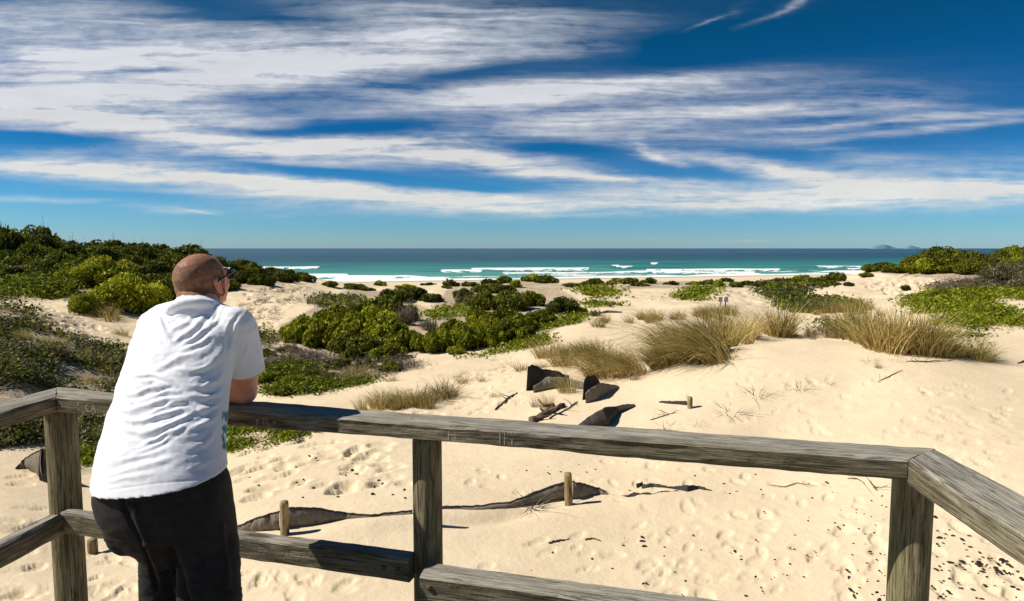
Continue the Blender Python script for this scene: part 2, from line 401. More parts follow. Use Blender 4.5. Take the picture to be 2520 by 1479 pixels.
# wind drifts against the buried cloth fences
def bank(u, v, L, Wd, ang, hgt_):
    h = hit(u, v)[0]; dimple(h[0], h[1], L, Wd, ang, -hgt_, 0, True)
bank(1260, 1262, .8, .22, .5, -.10); bank(900, 1300, .7, .25, .3, .07)
bank(1600, 1240, .9, .3, .1, .08); bank(350, 1290, .6, .2, .2, .08); bank(60, 1300, .5, .18, .4, -.08)
lit = np.zeros(Xg.shape)
for z in ZONES:
    lit = np.maximum(lit, inpoly(Ug, Vg, z[1]) * (.75 if z[2] != 'creeper' else .4))
for poly in SHRUB_GROUND: lit = np.maximum(lit, inpoly(Ug, Vg, poly) * .6)
lit = lit * (Yg < 110)
for _ in range(4):
    lit[1:-1, 1:-1] = (lit[1:-1, 1:-1] * 2 + lit[2:, 1:-1] + lit[:-2, 1:-1] + lit[1:-1, 2:] + lit[1:-1, :-2]) / 6
wet = smooth(14, 2, shore(Xg) - Yg) * (Yg > 150)
# continue the sheet under the deck and behind the camera
back = []
for s in (0.9, 2, 4, 8, 16, 40):
    xb = ts * (4.6 + s * 1.2); back.append(np.stack([xb, np.full_like(xb, 4.6 - s), Zg[0] + .0 * xb], 1))
back = back[::-1]
V = np.concatenate(back + [np.stack([Xg, Yg, Zg], -1).reshape(-1, 3)])
nr, nc = len(ys) + len(back), len(ts)
i, j = np.meshgrid(np.arange(nr - 1), np.arange(nc - 1), indexing='ij'); k = i * nc + j
Fq = np.stack([k, k + 1, k + nc + 1, k + nc], -1).reshape(-1, 4)
pad = np.zeros(len(back) * nc)
g = npmesh('ground', V, Fq, M['sand'], attrs={'litter': np.concatenate([pad, lit.ravel()]), 'wet': np.concatenate([pad, wet.ravel()])})
tag(g, 'pale sand dunes marked with footprints below the timber railing', 'ground', kind='structure')
del V, Fq, back

# ------------------------------------------------------------------ sea
ysea = np.concatenate([np.linspace(150, 520, 190), np.exp(np.linspace(math.log(524), math.log(60000), 160))])
tsea = np.concatenate([np.linspace(-3.2, -.85, 60)[:-1], np.linspace(-.85, .85, 900), np.linspace(.85, 3.2, 60)[1:]])
Xs = tsea[None] * ysea[:, None]; Ys = np.broadcast_to(ysea[:, None], Xs.shape).copy(); Us = CX + F * tsea[None] + 0 * Ys
foam = np.zeros(Xs.shape); Zs = np.full(Xs.shape, SEA)
def breaker(u0, u1, yy, thick, hh, lift=.9, skew=0.0, seed=0):
    """a wave breaking between columns u0..u1 at depth yy (m): a real crest with white water behind it"""
    global foam, Zs
    yc = yy + (Us - (u0 + u1) / 2) * skew + (vnoise(Us / 60, Us * 0, seed) - .5) * thick * .5
    e = smooth(u0 - 6, u0 + 14, Us) * smooth(u1 + 6, u1 - 14, Us)
    e2 = smooth(u0 - 130, u0, Us) * smooth(u1 + 130, u1, Us)
    d = yc - Ys                                     # >0: shoreward of the crest
    wv = np.exp(-((d - thick * .1) / (thick * .75)) ** 2) * e2
    Zs += hh * wv
    tk = thick * (.7 + .6 * vnoise(Us / 25, Ys / 9, seed + 2))
    ff = smooth(-1.5, 1.0, d) * smooth(tk, tk * .6, d) * smooth(.25, .42, fbm(Us / 16, Ys / 5, seed + 8, 3) + .25 * (d < thick * .45))
    foam = np.maximum(foam, ff * e * lift)
    lac = smooth(tk, tk * .7, d) * 0 + smooth(-1, 3, d) * smooth(thick * 3.2, thick * .8, d)
    foam = np.maximum(foam, lac * e * .55 * smooth(.40, .56, fbm(Us / 12, Ys / 4, seed + 4)))
breaker(640, 790, 392, 12, 1.1, 1, .02, 1)
breaker(690, 985, 262, 9, 1.3, 1, -.01, 2); breaker(700, 860, 285, 10, 1.0, .9, 0, 3)
breaker(1155, 1452, 352, 16, 1.6, 1, .03, 4); breaker(1080, 1190, 330, 9, .9, .95, 0, 5)
breaker(1500, 1528, 430, 11, 1.3, 1, 0, 6); breaker(1512, 1560, 402, 10, 1.1, 1, 0, 7)
breaker(1597, 1622, 470, 10, 1.7, 1, 0, 8); breaker(1585, 1922, 346, 13, 1.3, 1, .015, 9)
breaker(2005, 2135, 408, 11, 1.1, 1, .02, 10); breaker(1600, 1860, 318, 10, .7, .95, 0, 11); breaker(2040, 2330, 330, 10, .8, .95, 0, 12)
breaker(1230, 1640, 315, 9, .5, .9, .02, 13); breaker(2080, 2420, 372, 8, .7, .9, 0, 14); breaker(300, 640, 340, 12, 1, .95, 0, 15)
ds = Ys - shore(Xs)
run = 3 + 26 * vnoise(Xs / 11, Xs * 0, 25) * vnoise(Xs / 40, Xs * 0, 26) + 6 * vnoise(Xs / 25, Xs * 0, 21)
foam = np.maximum(foam, smooth(run + 10, run, ds) * smooth(-3, 0, ds) * (.5 + .8 * fbm(Xs / 7, Ys / 4, 22)))
foam = np.maximum(foam, .85 * smooth(.50, .60, fbm(Xs / 16, ds / 5, 23)) * smooth(85, 10, ds))
Zs += (fbm(Xs / 60, Ys / 14, 31) - .5) * .9 * smooth(20, 90, ds)
V = np.stack([Xs, Ys, Zs], -1).reshape(-1, 3); nr, nc = Xs.shape
i, j = np.meshgrid(np.arange(nr - 1), np.arange(nc - 1), indexing='ij'); k = i * nc + j
Fq = np.stack([k, k + 1, k + nc + 1, k + nc], -1).reshape(-1, 4)
def mat_sea():
    m, nt, b = material('sea_water'); co = objco(nt)
    sx = nt.new('ShaderNodeSeparateXYZ'); nt.l.new(co, sx.inputs[0])
    s = nt.math('SUBTRACT', sx.outputs[1], nt.math('MULTIPLY_ADD', sx.outputs[0], .33, 252.0))
    wob = nt.noise(nt.mapping(co, scale=(.006, .03, 1)), 1, 4, .6)
    s = nt.math('ADD', s, nt.math('MULTIPLY_ADD', wob, 300.0, -150.0))
    c = nt.ramp(nt.math('DIVIDE', s, 1600.0), [(0, (.14, .40, .33)), (.06, (.05, .29, .26)), (.16, (.028, .18, .195)), (.26, (.022, .10, .14)), (.5, (.020, .085, .14)), (1, (.035, .11, .175))])
    st = nt.noise(nt.mapping(co, scale=(.004, .05, 1)), 1, 5, .7)
    c = nt.mix(nt.ramp(st, [(.35, .5), (.6, 0)]), c, (.008, .04, .06))
    fo = nt.new('ShaderNodeAttribute', attribute_name='foam').outputs['Fac']
    fn = nt.noise(nt.mapping(co, scale=(.35, .6, 1)), 1, 5, .7)
    f = nt.ramp(nt.math('ADD', fo, nt.math('MULTIPLY_ADD', fn, .8, -.4)), [(.42, 0), (.62, 1)])
    # distant whitecaps
    c = nt.mix(f, c, (.86, .90, .90))
    nt.put(b.inputs['Base Color'], c); nt.put(b.inputs['Roughness'], nt.math('MULTIPLY_ADD', f, .4, .42))
    b.inputs['IOR'].default_value = 1.33; b.inputs['Specular IOR Level'].default_value = .42
    h = nt.noise(nt.mapping(co, scale=(.05, .25, 1)), 1, 6, .65)
    nt.put(b.inputs['Normal'], nt.bump(h, 1.0, 1.6))
    return m
w = npmesh('sea', V, Fq, mat_sea(), attrs={'foam': foam.ravel()})
tag(w, 'turquoise and slate blue ocean with white breakers rolling in', 'sea', kind='structure')
# islands on the horizon
for (u, wd, hg, lb) in ((2172, 60, 9, 'small hazy island on the horizon, broad and flat topped'), (2245, 40, 5, 'faint low island on the horizon beyond the scrub headland')):
    D = 14000; p = P(u, HV, D); wm, hm = wd * D / F, hg * D / F * 1.15
    a = np.linspace(-1, 1, 40); bb = np.linspace(-1, 1, 9)
    Aa, Bb = np.meshgrid(a, bb, indexing='ij')
    hh = np.clip(1 - Aa ** 2, 0, 1) ** .8 * np.clip(1 - Bb ** 2, 0, 1) * (.55 + .75 * vnoise(Aa * 3 + u, Bb, 3))
    Vi = np.stack([p[0] + Aa * wm / 2, p[1] + Bb * wm / 3, SEA - 8 + hh * (hm + 20)], -1).reshape(-1, 3)
    i, j = np.meshgrid(np.arange(39), np.arange(8), indexing='ij'); k = i * 9 + j
    if 'isle' not in M: M['isle'] = mat_plain('hazed_island', (.115, .21, .28), .9, .1, .12, .01)  # distance haze is put into the base colour as pale blue
    o = npmesh('island', Vi, np.stack([k, k + 1, k + 10, k + 9], -1).reshape(-1, 4), M['isle'])
    tag(o, lb, 'island', kind='structure')
# ------------------------------------------------------------------ plants
def rand_rot(r, n):
    q = r.normal(size=(n, 4)); q /= np.linalg.norm(q, axis=1)[:, None]
    w, x, y, z = q.T
    return np.stack([np.stack([1 - 2 * (y * y + z * z), 2 * (x * y - z * w), 2 * (x * z + y * w)], -1),
                     np.stack([2 * (x * y + z * w), 1 - 2 * (x * x + z * z), 2 * (y * z - x * w)], -1),
                     np.stack([2 * (x * z - y * w), 2 * (y * z + x * w), 1 - 2 * (x * x + y * y)], -1)], -2)
def leaves(C, Nrm, size, r, tone=None, jit=.8, aspect=.45):
    """a pointed leaf (two triangles) at each centre, roughly facing Nrm"""
    n = len(C); size = np.broadcast_to(size, (n,))
    Nn = Nrm + r.normal(size=(n, 3)) * jit; Nn /= np.linalg.norm(Nn, axis=1)[:, None]
    t = np.cross(Nn, r.normal(size=(n, 3))); t /= np.linalg.norm(t, axis=1)[:, None] + 1e-9
    b = np.cross(Nn, t); s = size[:, None]
    V = np.stack([C - t * s, C - b * s * aspect + Nn * s * .12, C + t * s, C + b * s * aspect + Nn * s * .12], 1).reshape(-1, 3)
    k = np.arange(n)[:, None] * 4
    Fc = np.concatenate([k + [0, 1, 2], k + [0, 2, 3]], 1).reshape(-1, 3)
    tn = r.uniform(0, 1, n) if tone is None else tone
    return V, Fc, np.repeat(tn, 4)
def shrub_mesh(seed, nleaf=5200, lobes=15, h=.8, lsize=.062, sprigs=0, ragged=.14, matl='leaf_bright', fill=.9, aspect=.45):
    """a dome of leafy lobes, radius about 1, height h, standing on z=0; and its branches"""
    r = np.random.default_rng(seed); cs, rs = [], []
    for k in range(lobes):
        a = r.uniform(0, 2 * math.pi); q = math.sqrt(r.uniform(0, 1)) * .72
        zz = h * (1 - q * q * .9) * r.uniform(.45, .85)
        cs.append((q * math.cos(a), q * math.sin(a), zz * .8)); rs.append(r.uniform(.15, .34) * (1.1 - .3 * q))
    cs.append((0, 0, h * .3)); rs.append(.5)
    cs = np.array(cs); rs = np.array(rs)
    w = rs ** 2; w /= w.sum(); idx = r.choice(len(cs), nleaf, p=w)
    d = r.normal(size=(nleaf, 3)); d[:, 2] = d[:, 2] * .8 + .25; d /= np.linalg.norm(d, axis=1)[:, None]
    rad = rs[idx] * (1 - np.abs(r.normal(size=nleaf)) * ragged * (1.2)) + np.maximum(r.normal(size=nleaf), 0) * ragged * .16
    C = cs[idx] + d * rad[:, None] * [1, 1, .85]
    C[:, 2] = np.abs(C[:, 2] - .02) + .02
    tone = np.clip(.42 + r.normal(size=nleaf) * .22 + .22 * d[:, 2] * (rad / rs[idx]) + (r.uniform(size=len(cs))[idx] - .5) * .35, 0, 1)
    size = lsize * r.uniform(.35, 1.45, nleaf)
    parts = [(C, d, size, tone)]
    for k in range(sprigs):                       # upright sprigs that break the outline
        c = cs[r.integers(0, lobes)]; top = c + np.array([r.normal() * .1, r.normal() * .1, rs[0] * .8 + r.uniform(.18, .5)])
        n = 55; t = r.uniform(.2, 1, n)[:, None]; Cp = c * (1 - t) + top * t + r.normal(size=(n, 3)) * .035 * (1.3 - t)
        parts.append((Cp, r.normal(size=(n, 3)), lsize * .8 * np.ones(n), r.uniform(.1, .7, n)))
    C = np.concatenate([p[0] for p in parts]); D = np.concatenate([p[1] for p in parts]); S = np.concatenate([np.broadcast_to(p[2], len(p[0])) for p in parts]); Tn = np.concatenate([p[3] for p in parts])
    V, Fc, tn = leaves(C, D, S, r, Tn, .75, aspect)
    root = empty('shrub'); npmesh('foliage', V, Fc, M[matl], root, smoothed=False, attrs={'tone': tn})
    br = []
    for k in range(len(cs)):
        p0 = np.array([r.normal() * .06, r.normal() * .06, -.12]); p1 = cs[k]
        mid = (p0 + p1) / 2 + np.array([p1[0] * .2, p1[1] * .2, -.04])
        br.append(tube([p0, mid, p1, p1 + (p1 - mid) * .5], [.035, .022, .012, .004], 5, False))
        for q in range(5):
            e = p1 + r.normal(size=3) * rs[k] * .6; br.append(tube([mid * .4 + p1 * .6, (p1 + e) / 2, e], [.01, .006, .003], 4, False))
    Vb, Fb = merge(br)
    b = npmesh('branches', Vb, Fb, M['twig'], root)
    return root
PROTO = []
def proto(f, *a, **k):
    o = f(*a, **k); PROTO.append(o); return o
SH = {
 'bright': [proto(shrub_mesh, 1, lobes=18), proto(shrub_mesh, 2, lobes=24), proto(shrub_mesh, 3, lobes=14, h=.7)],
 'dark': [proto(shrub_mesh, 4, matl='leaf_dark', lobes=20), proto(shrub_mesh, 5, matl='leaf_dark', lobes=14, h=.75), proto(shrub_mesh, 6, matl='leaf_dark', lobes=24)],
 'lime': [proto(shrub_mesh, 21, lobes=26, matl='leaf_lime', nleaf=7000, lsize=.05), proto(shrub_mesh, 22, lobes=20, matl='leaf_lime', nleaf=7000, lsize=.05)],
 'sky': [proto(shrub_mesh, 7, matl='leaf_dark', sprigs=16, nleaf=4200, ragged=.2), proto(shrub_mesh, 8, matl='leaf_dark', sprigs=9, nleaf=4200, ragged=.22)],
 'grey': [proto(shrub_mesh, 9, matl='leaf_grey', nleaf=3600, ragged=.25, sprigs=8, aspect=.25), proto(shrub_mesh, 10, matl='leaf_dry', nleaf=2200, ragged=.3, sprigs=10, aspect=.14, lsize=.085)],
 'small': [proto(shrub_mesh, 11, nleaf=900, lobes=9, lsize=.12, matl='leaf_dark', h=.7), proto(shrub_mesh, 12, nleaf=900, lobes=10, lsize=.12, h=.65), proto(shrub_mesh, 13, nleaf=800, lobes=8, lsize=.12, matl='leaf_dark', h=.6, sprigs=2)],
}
placed = []
def put_shrub(kind, u, v, wpx, hpx, label, group=None, cat='shrub', idx=None, r=random):
    src = SH[kind][idx if idx is not None else r.randrange(len(SH[kind]))]
    g = hit(u, v)[0]; D = g[1]
    c = copy_tree(src); sx = wpx * D / F / 2 / .93
    c.location = (g[0], g[1] + sx * .35, g[2] - .06 * sx)
    c.scale = (sx, sx * r.uniform(.8, 1.05), hpx * D / F / .82)
    c.rotation_euler = (r.uniform(-.08, .08), r.uniform(-.08, .08), r.uniform(0, 6.28))
    tag(c, label, cat, group); placed.append((u, v, wpx)); return c
def fill(poly, step, kinds, w, h, label, group, seed, hfun=None, tries=4000, low=None):
    r = random.Random(seed); pts = []; xs = [p[0] for p in poly]; vs = [p[1] for p in poly]
    for _ in range(tries):
        u, v = r.uniform(min(xs), max(xs)), r.uniform(min(vs), max(vs))
        if not inpoly(np.array(u), np.array(v), poly): continue
        if any(((u - a) / 1.0) ** 2 + ((v - b) * 1.8) ** 2 < step ** 2 for a, b in pts): continue
        pts.append((u, v))
    for u, v in pts:
        k = r.choice(kinds); ww = r.uniform(*w); hh = r.uniform(*(h(u) if callable(h) else h))
        put_shrub(k, u, v, ww, hh, label[k] if isinstance(label, dict) else label, group, r=r)
# --- left hill thicket
hillL = {'dark': 'dark green coastal bush packed in the thicket covering the hill behind the man', 'sky': 'spiky dark bush breaking the skyline of the hill behind the man',
         'bright': 'yellowish green rounded bush inside the dark hill thicket', 'grey': 'brownish twiggy bush inside the dark hill thicket'}
fill([(-120,618),(60,612),(180,612),(300,632),(300,668),(120,660),(-120,665)], 36, ['dark'], (110, 170), (lambda u: (76 + max(0, 190 - u) * .2, 96 + max(0, 190 - u) * .2)), hillL, 'bushes of the hill thicket', 11)
fill([(300,636),(470,648),(470,668),(300,672)], 34, ['dark'], (80, 120), (50, 66), hillL, 'bushes of the hill thicket', 14)
fill([(-120,660),(120,655),(470,660),(440,745),(330,750),(170,700),(-120,706)], 46, ['dark', 'dark', 'dark', 'dark'], (110, 160), (66, 96), hillL, 'bushes of the hill thicket', 12)
fill([(430,640),(560,655),(640,672),(700,680),(758,690),(690,700),(560,712),(430,742)], 34, ['dark', 'bright', 'dark'], (60, 100), (30, 48), hillL, 'bushes of the hill thicket', 13)
for u, v, wd, hg in ((50, 606, 45, 34), (150, 606, 80, 40), (465, 640, 70, 32), (572, 648, 60, 18)):
    put_shrub('sky', u, v, wd, hg, hillL['sky'], 'bushes of the hill thicket')
for a in ((232, 708, 190, 92, 'large bright green bush beside the dark hill thicket', 0), (292, 765, 235, 108, 'broad yellow green bush hanging over the shaded sand bank', 1), (195, 772, 90, 55, 'low bright bush at the foot of the broad yellow green bush', 2),
          (395, 760, 150, 95, 'dark green bush behind the shoulder of the man', 0), (120, 722, 95, 40, 'small bright green bush above the sandy path', 2)):
    put_shrub('lime' if a[0] in (232, 292, 195) else ('bright' if a[0] == 120 else 'dark'), *a[:4], a[4])
# --- centre thicket
for a in (('bright', 820, 800, 130, 60, 'green bush behind the sloping bush of the middle thicket'), ('lime', 915, 835, 150, 95, 'brightest yellow green bush in the middle of the thicket'), ('bright', 1060, 868, 90, 62, 'green bush closing the gap at the foot of the middle thicket'),
          ('lime', 1160, 845, 110, 74, 'yellow green bush behind the domed green bush'), ('bright', 1290, 835, 80, 40, 'low green bush on the lower sand slope'), ('bright', 720, 830, 80, 45, 'small green bush at the pale slope end of the thicket'),('dark', 990, 740, 150, 45, 'dark bush topping the middle thicket, nearest the water'),
          ('dark', 945, 790, 150, 85, 'tall dark bush at the top of the middle thicket'),
          ('grey', 1000, 800, 80, 60, 'grey green wispy bush rising behind the middle thicket'),
          ('grey', 1052, 815, 60, 34, 'brownish dead looking bush at the edge of the middle thicket'),
          ('bright', 745, 842, 125, 80, 'sloping green bush forming the seaward tip of the middle thicket'),
          ('bright', 800, 852, 150, 98, 'rounded green bush in the front row of the middle thicket beside the sloping one'),
          ('bright', 870, 858, 160, 108, 'tallest rounded green bush of the middle thicket'),
          ('bright', 955, 865, 150, 95, 'green bush with deep dark gaps in the middle thicket'),
          ('dark', 900, 878, 130, 66, 'dark low bush under the tallest rounded bush'),
          ('bright', 955, 888, 110, 56, 'bright yellow green bush at the sand edge of the middle thicket'),
          ('bright', 858, 888, 60, 38, 'small yellow green bush among dead twigs'),
          ('bright', 1022, 862, 75, 58, 'light green bush between the two halves of the middle thicket'),
          ('dark', 1085, 850, 90, 58, 'dark green bush next to the light green bush of the thicket'),
          ('bright', 1135, 862, 120, 78, 'domed green bush beside the sand slope'),
          ('bright', 1205, 852, 100, 62, 'green ball shaped bush beside the sand slope'),
          ('dark', 1245, 838, 70, 58, 'dark bush behind the green ball shaped bush'),
          ('bright', 1120, 872, 50, 26, 'tiny bright bush fringing the domed green bush'),
          ('bright', 1275, 815, 110, 52, 'mid green bush halfway up the sand slope'),
          ('dark', 1330, 800, 110, 50, 'low dark green bush trailing up the sand slope'),
          ('dark', 1385, 772, 90, 54, 'dark peaked bush at the top of the sand slope'),
          ('bright', 1420, 772, 60, 22, 'thin green bush beyond the dark peaked bush'),
          ('dark', 1195, 818, 90, 40, 'dark bush wedged above the domed green bush'),
          ('grey', 1150, 752, 70, 34, 'grey brown bush on the seaward side of the middle dunes'),
          ('dark', 1190, 762, 110, 62, 'dark green bush starting the hollow between the dunes'),
          ('dark', 1250, 765, 130, 70, 'broad dark bush filling the hollow between the dunes'),
          ('bright', 1305, 752, 80, 48, 'green bush ending the hollow between the dunes'),
          ('dark', 1215, 722, 120, 34, 'dark bush on the far rim of the hollow'),
          ('dark', 1140, 735, 60, 34, 'small dark bush by the narrow sand gully'),
          ('dark', 1060, 742, 70, 26, 'low dark bush by the sand gully'),
          ('grey', 1465, 778, 40, 18, 'withered little bush at the end of the sand slope'),
          ('dark', 870, 712, 70, 18, 'flat dark bush standing alone on the pale dune'),
          ('dark', 810, 706, 45, 20, 'small dark bush near the surf behind the pale dune'),
          ('bright', 1690, 733, 60, 16, 'low green mound of scrub alone on the bright dune'),
          ('bright', 1460, 728, 60, 20, 'low green mound of scrub beside the bright dune hollow'),
          ('dark', 2062, 692, 52, 30, 'solitary wind bent bush on the dune crest'),
          ('dark', 2135, 682, 40, 16, 'small dark bush on the dune crest below the headland'),
          ('dark', 2090, 704, 30, 14, 'dark tuft below the solitary bush'),
          ('dark', 2230, 712, 26, 14, 'little green bush on the bare eroded slope'),
          ('bright', 2505, 655, 1, 1, None)):
    if a[5]: put_shrub(*a)
for pl, sd in (([(640,850),(720,870),(800,900),(980,912),(900,925),(740,925),(640,905)], 21),):
    fill(pl, 60, ['grey', 'dark', 'bright'], (50, 85), (20, 34), 'dry grey twiggy bush in the dead scrub below the thicket', 'dry bushes below the middle thicket', sd)
fill([(640,905),(760,915),(830,935),(700,975),(645,965)], 48, ['bright', 'dark'], (60, 95), (22, 36), 'low green bush beside the elbow of the man', 'low bushes by the elbow', 22)
fill([(1065,850),(1120,800),(1250,790),(1300,815),(1240,850),(1150,868)], 50, ['bright', 'lime', 'bright'], (70, 100), (44, 62), 'green bush packed in the seaward half of the middle thicket', 'packed bushes of the middle thicket', 23)
fill([(720,845),(860,790),(1000,820),(1030,860),(900,880),(780,860)], 60, ['bright', 'lime', 'bright', 'dark'], (90, 130), (56, 76), 'green bush packed in the wide half of the middle thicket', 'packed bushes of the wide thicket half', 24)
# --- foredune belt
fill([(1100,690),(1360,686),(1360,706),(1100,712)], 30, ['small'], (44, 80), (18, 30), 'dark scrub bush on the foredune crest below the surf', 'scrub along the foredune crest', 31)
fill([(1400,694),(2060,688),(2050,704),(1900,712),(1700,702),(1400,708)], 24, ['small'], (34, 70), (13, 24), 'dark scrub bush on the foredune crest below the surf', 'scrub along the foredune crest', 32)
fill([(860,705),(1100,697),(1100,712),(900,716)], 38, ['small'], (30, 60), (10, 18), 'sparse low bush near the beach edge', 'sparse bushes near the beach edge', 33)
fill([(1870,695),(2030,695),(1965,715),(1960,738),(2080,748),(2080,768),(1955,768),(1895,728)], 32, ['small'], (36, 60), (13, 22), 'low bush in the scrubby hollow behind the tall grass', 'bushes of the scrubby hollow', 34)
# --- right headland
hr = {'dark': 'dark green bush in the thicket of the headland across the dunes', 'bright': 'lighter green bush in the thicket of the headland', 'grey': 'brownish bush in the thicket of the headland', 'sky': 'spiky bush on the skyline of the headland'}
fill([(2150,668),(2240,648),(2330,636),(2420,636),(2640,634),(2640,690),(2400,686),(2260,676)], 29, ['dark', 'dark', 'dark', 'bright', 'dark', 'dark'], (60, 110), (lambda u: (18 + 26 * min(1, max(0, (u - 2150) / 170.0)), 24 + 30 * min(1, max(0, (u - 2150) / 170.0)))), hr, 'bushes of the headland thicket', 41)
for u, v, wd, hg in ((2350, 636, 80, 38), (2400, 632, 60, 30), (2440, 634, 80, 38), (2490, 640, 70, 44), (2540, 640, 90, 46), (2325, 648, 60, 30)):
    put_shrub('sky' if u in (2440, 2400) else 'dark', u, v, wd, hg, hr['sky' if u in (2440, 2400) else 'dark'], 'bushes of the headland thicket')
put_shrub('grey', 2490, 705, 120, 80, 'large brownish bush at the end of the headland thicket', idx=0)
put_shrub('grey', 2560, 715, 120, 70, 'grey bush behind the large brownish bush of the headland', idx=0)
fill([(2330,725),(2440,722),(2440,765),(2300,770)], 50, ['bright'], (60, 90), (16, 26), 'low spreading green bush on the slope under the headland', 'low bushes on the headland slope', 42)

# ------------------------------------------------------------------ grasses
def tuft_mesh(seed, n=240, rad=.32, h=.95, lean=(0, 0), droop=.5, wd=.0045, name='marram_grass_clump', matl='grass', spread=.5):
    r = np.random.default_rng(seed); K = 5
    a = r.uniform(0, 2 * math.pi, n); q = np.sqrt(r.uniform(0, 1, n)) * rad
    base = np.stack([q * np.cos(a), q * np.sin(a), np.full(n, -.04)], 1)
    out = np.stack([np.cos(a), np.sin(a)], 1) * (q / rad)[:, None] * spread + r.normal(size=(n, 2)) * .24 + np.array(lean)
    L = h * r.uniform(.35, 1.1, n) * (1 - .25 * (q / rad)); t = np.linspace(0, 1, K)
    dr = droop * r.uniform(.4, 1.4, n)
    hx = base[:, None, :2] + out[:, None, :] * L[:, None, None] * (t[None, :, None] * .55 + (t ** 2.2)[None, :, None] * .75)
    hz = base[:, None, 2] + L[:, None] * (t[None] - dr[:, None] * t[None] ** 2.6 * .45 * (np.linalg.norm(out, axis=1)[:, None] + .25))
    C = np.concatenate([hx, hz[..., None]], -1)
    sd = r.normal(size=(n, 3)); sd[:, 2] = 0; sd /= np.linalg.norm(sd, axis=1)[:, None]
    wv = wd * r.uniform(.7, 1.4, n)[:, None] * np.array([1, 1, .85, .6, .12])[None]
    Lf = C - sd[:, None] * wv[..., None]; Rt = C + sd[:, None] * wv[..., None]
    V = np.stack([Lf, Rt], 2).reshape(-1, 3)
    k = (np.arange(n) * K * 2)[:, None, None] + (np.arange(K - 1) * 2)[None, :, None] + np.array([0, 1, 3, 2])[None, None]
    tn = np.repeat(np.clip(r.beta(1.1, 1.3, n), 0, 1), K * 2)
    return npmesh(name, V, k.reshape(-1, 4), M[matl], smoothed=False, attrs={'tone': tn})
GR = {'up': [proto(tuft_mesh, s, 200, .27, 1.05, (.02, 0), .42, wd=.006) for s in (1, 2, 3)],
      'left': [proto(tuft_mesh, s, 240, .27, 1.1, (-.72, -.12), 1.0, spread=.35, wd=.006) for s in (4, 5)],
      'mid': [proto(tuft_mesh, s, 190, .32, .95, (-.25, 0), .7, wd=.006) for s in (6, 7)],
      'right': [proto(tuft_mesh, s, 200, .28, .85, (.5, -.1), .7) for s in (8,)],
      'small': [proto(tuft_mesh, s, 90, .14, .5, (-.1, 0), .6, wd=.004, matl='grass_dry', name='dune_grass_tuft') for s in (9, 10)],
      'twigs': [proto(tuft_mesh, s, 34, .10, .28, (0, 0), .3, wd=.004, matl='leaf_dry', name='dry_plant_tuft', spread=1.4) for s in (11, 12)]}
def put_grass(kind, u, v, hpx, label, group=None, cat='grass clump', wide=1.0, r=random, back=0.0):
    src = r.choice(GR[kind]); g = hit(u, v)[0]
    hh = hpx * g[1] / F / .86; base = {'up': 1.0, 'left': .85, 'mid': .8, 'right': .72, 'small': .47, 'twigs': .26}[kind]
    s = hh / base; c = copy_tree(src)
    y = g[1] + back; x = g[0] * y / g[1]; c.location = (x, y, float(T(x, y)) - .02)
    c.scale = (s * wide, s * wide, s); c.rotation_euler.z = r.uniform(-.35, .35)
    if kind in ('small', 'twigs', 'up'): c.rotation_euler.z = r.uniform(0, 6.28)
    if r.random() < .12 and kind in ('up', 'mid'): pass
    return tag(c, label, cat, group)
def grass_run(spec, kind, n, hpx, label, group, seed, wide=(.8, 1.2)):
    """spec: outline of the ground the clumps stand on"""
    r = random.Random(seed); xs = [p[0] for p in spec]; vs = [p[1] for p in spec]; m = 0; t = 0
    while m < n and t < 5000:
        t += 1; u, v = r.uniform(min(xs), max(xs)), r.uniform(min(vs), max(vs))
        if inpoly(np.array(u), np.array(v), spec):
            hp = hpx(u) if callable(hpx) else r.uniform(*hpx)
            put_grass(kind, u, v, hp * r.uniform(.85, 1.1), label, group, wide=r.uniform(*wide), r=r); m += 1
G1 = 'marram clumps of the long grass bank'
grass_run([(1720,862),(1790,832),(1900,822),(1930,828),(1920,836),(1800,850),(1740,880)], 'up', 11, (74, 100), 'tall upright marram clump at the high middle of the grass bank', G1 + ', high part', 1)
grass_run([(1640,880),(1720,850),(1775,868),(1760,892),(1660,900)], 'left', 12, (80, 104), 'windswept marram clump arching over the crest of the grass bank', G1 + ', windswept part', 2)
grass_run([(1440,905),(1560,880),(1660,875),(1640,905),(1560,925),(1460,935)], 'left', 12, (50, 78), 'windswept marram clump on the falling end of the grass bank', G1 + ', falling end', 3)
grass_run([(1330,880),(1420,868),(1520,880),(1500,915),(1380,905)], 'mid', 13, (40, 66), 'olive marram clump at the low end of the grass bank', G1 + ', low end', 4)
grass_run([(2085,812),(2160,850),(2180,858),(2130,860),(2085,835)], 'up', 7, (74, 100), 'brownish marram clump on the dune crest beside the tall blue green ones', 'marram clumps on the crest, brown end', 5)
grass_run([(2150,848),(2240,862),(2320,868),(2330,878),(2220,872),(2150,858)], 'up', 11, (84, 124), 'tall blue green marram clump standing on the dune crest', 'marram clumps on the crest, tall end', 6)
grass_run([(2320,868),(2440,888),(2450,892),(2330,885)], 'right', 7, (36, 64), 'short marram clump leaning over the falling crest', 'marram clumps on the crest, falling end', 7)
grass_run([(1440,792),(1560,785),(1700,775),(1800,765),(1800,785),(1600,800),(1450,806)], 'mid', 26, (20, 34), 'small bleached grass clump in the row behind the grass bank', 'grass row behind the grass bank', 8)
grass_run([(1940,826),(2080,815),(2080,838),(1950,836)], 'small', 12, (20, 44), 'thin straw grass tuft in the gap between the marram clumps', 'thin tufts in the gap', 9)
grass_run([(1960,760),(2120,752),(2200,770),(2120,790),(1970,785)], 'mid', 20, (20, 36), 'yellowish grass clump in the hollow behind the tall marram', 'grass in the hollow', 10)
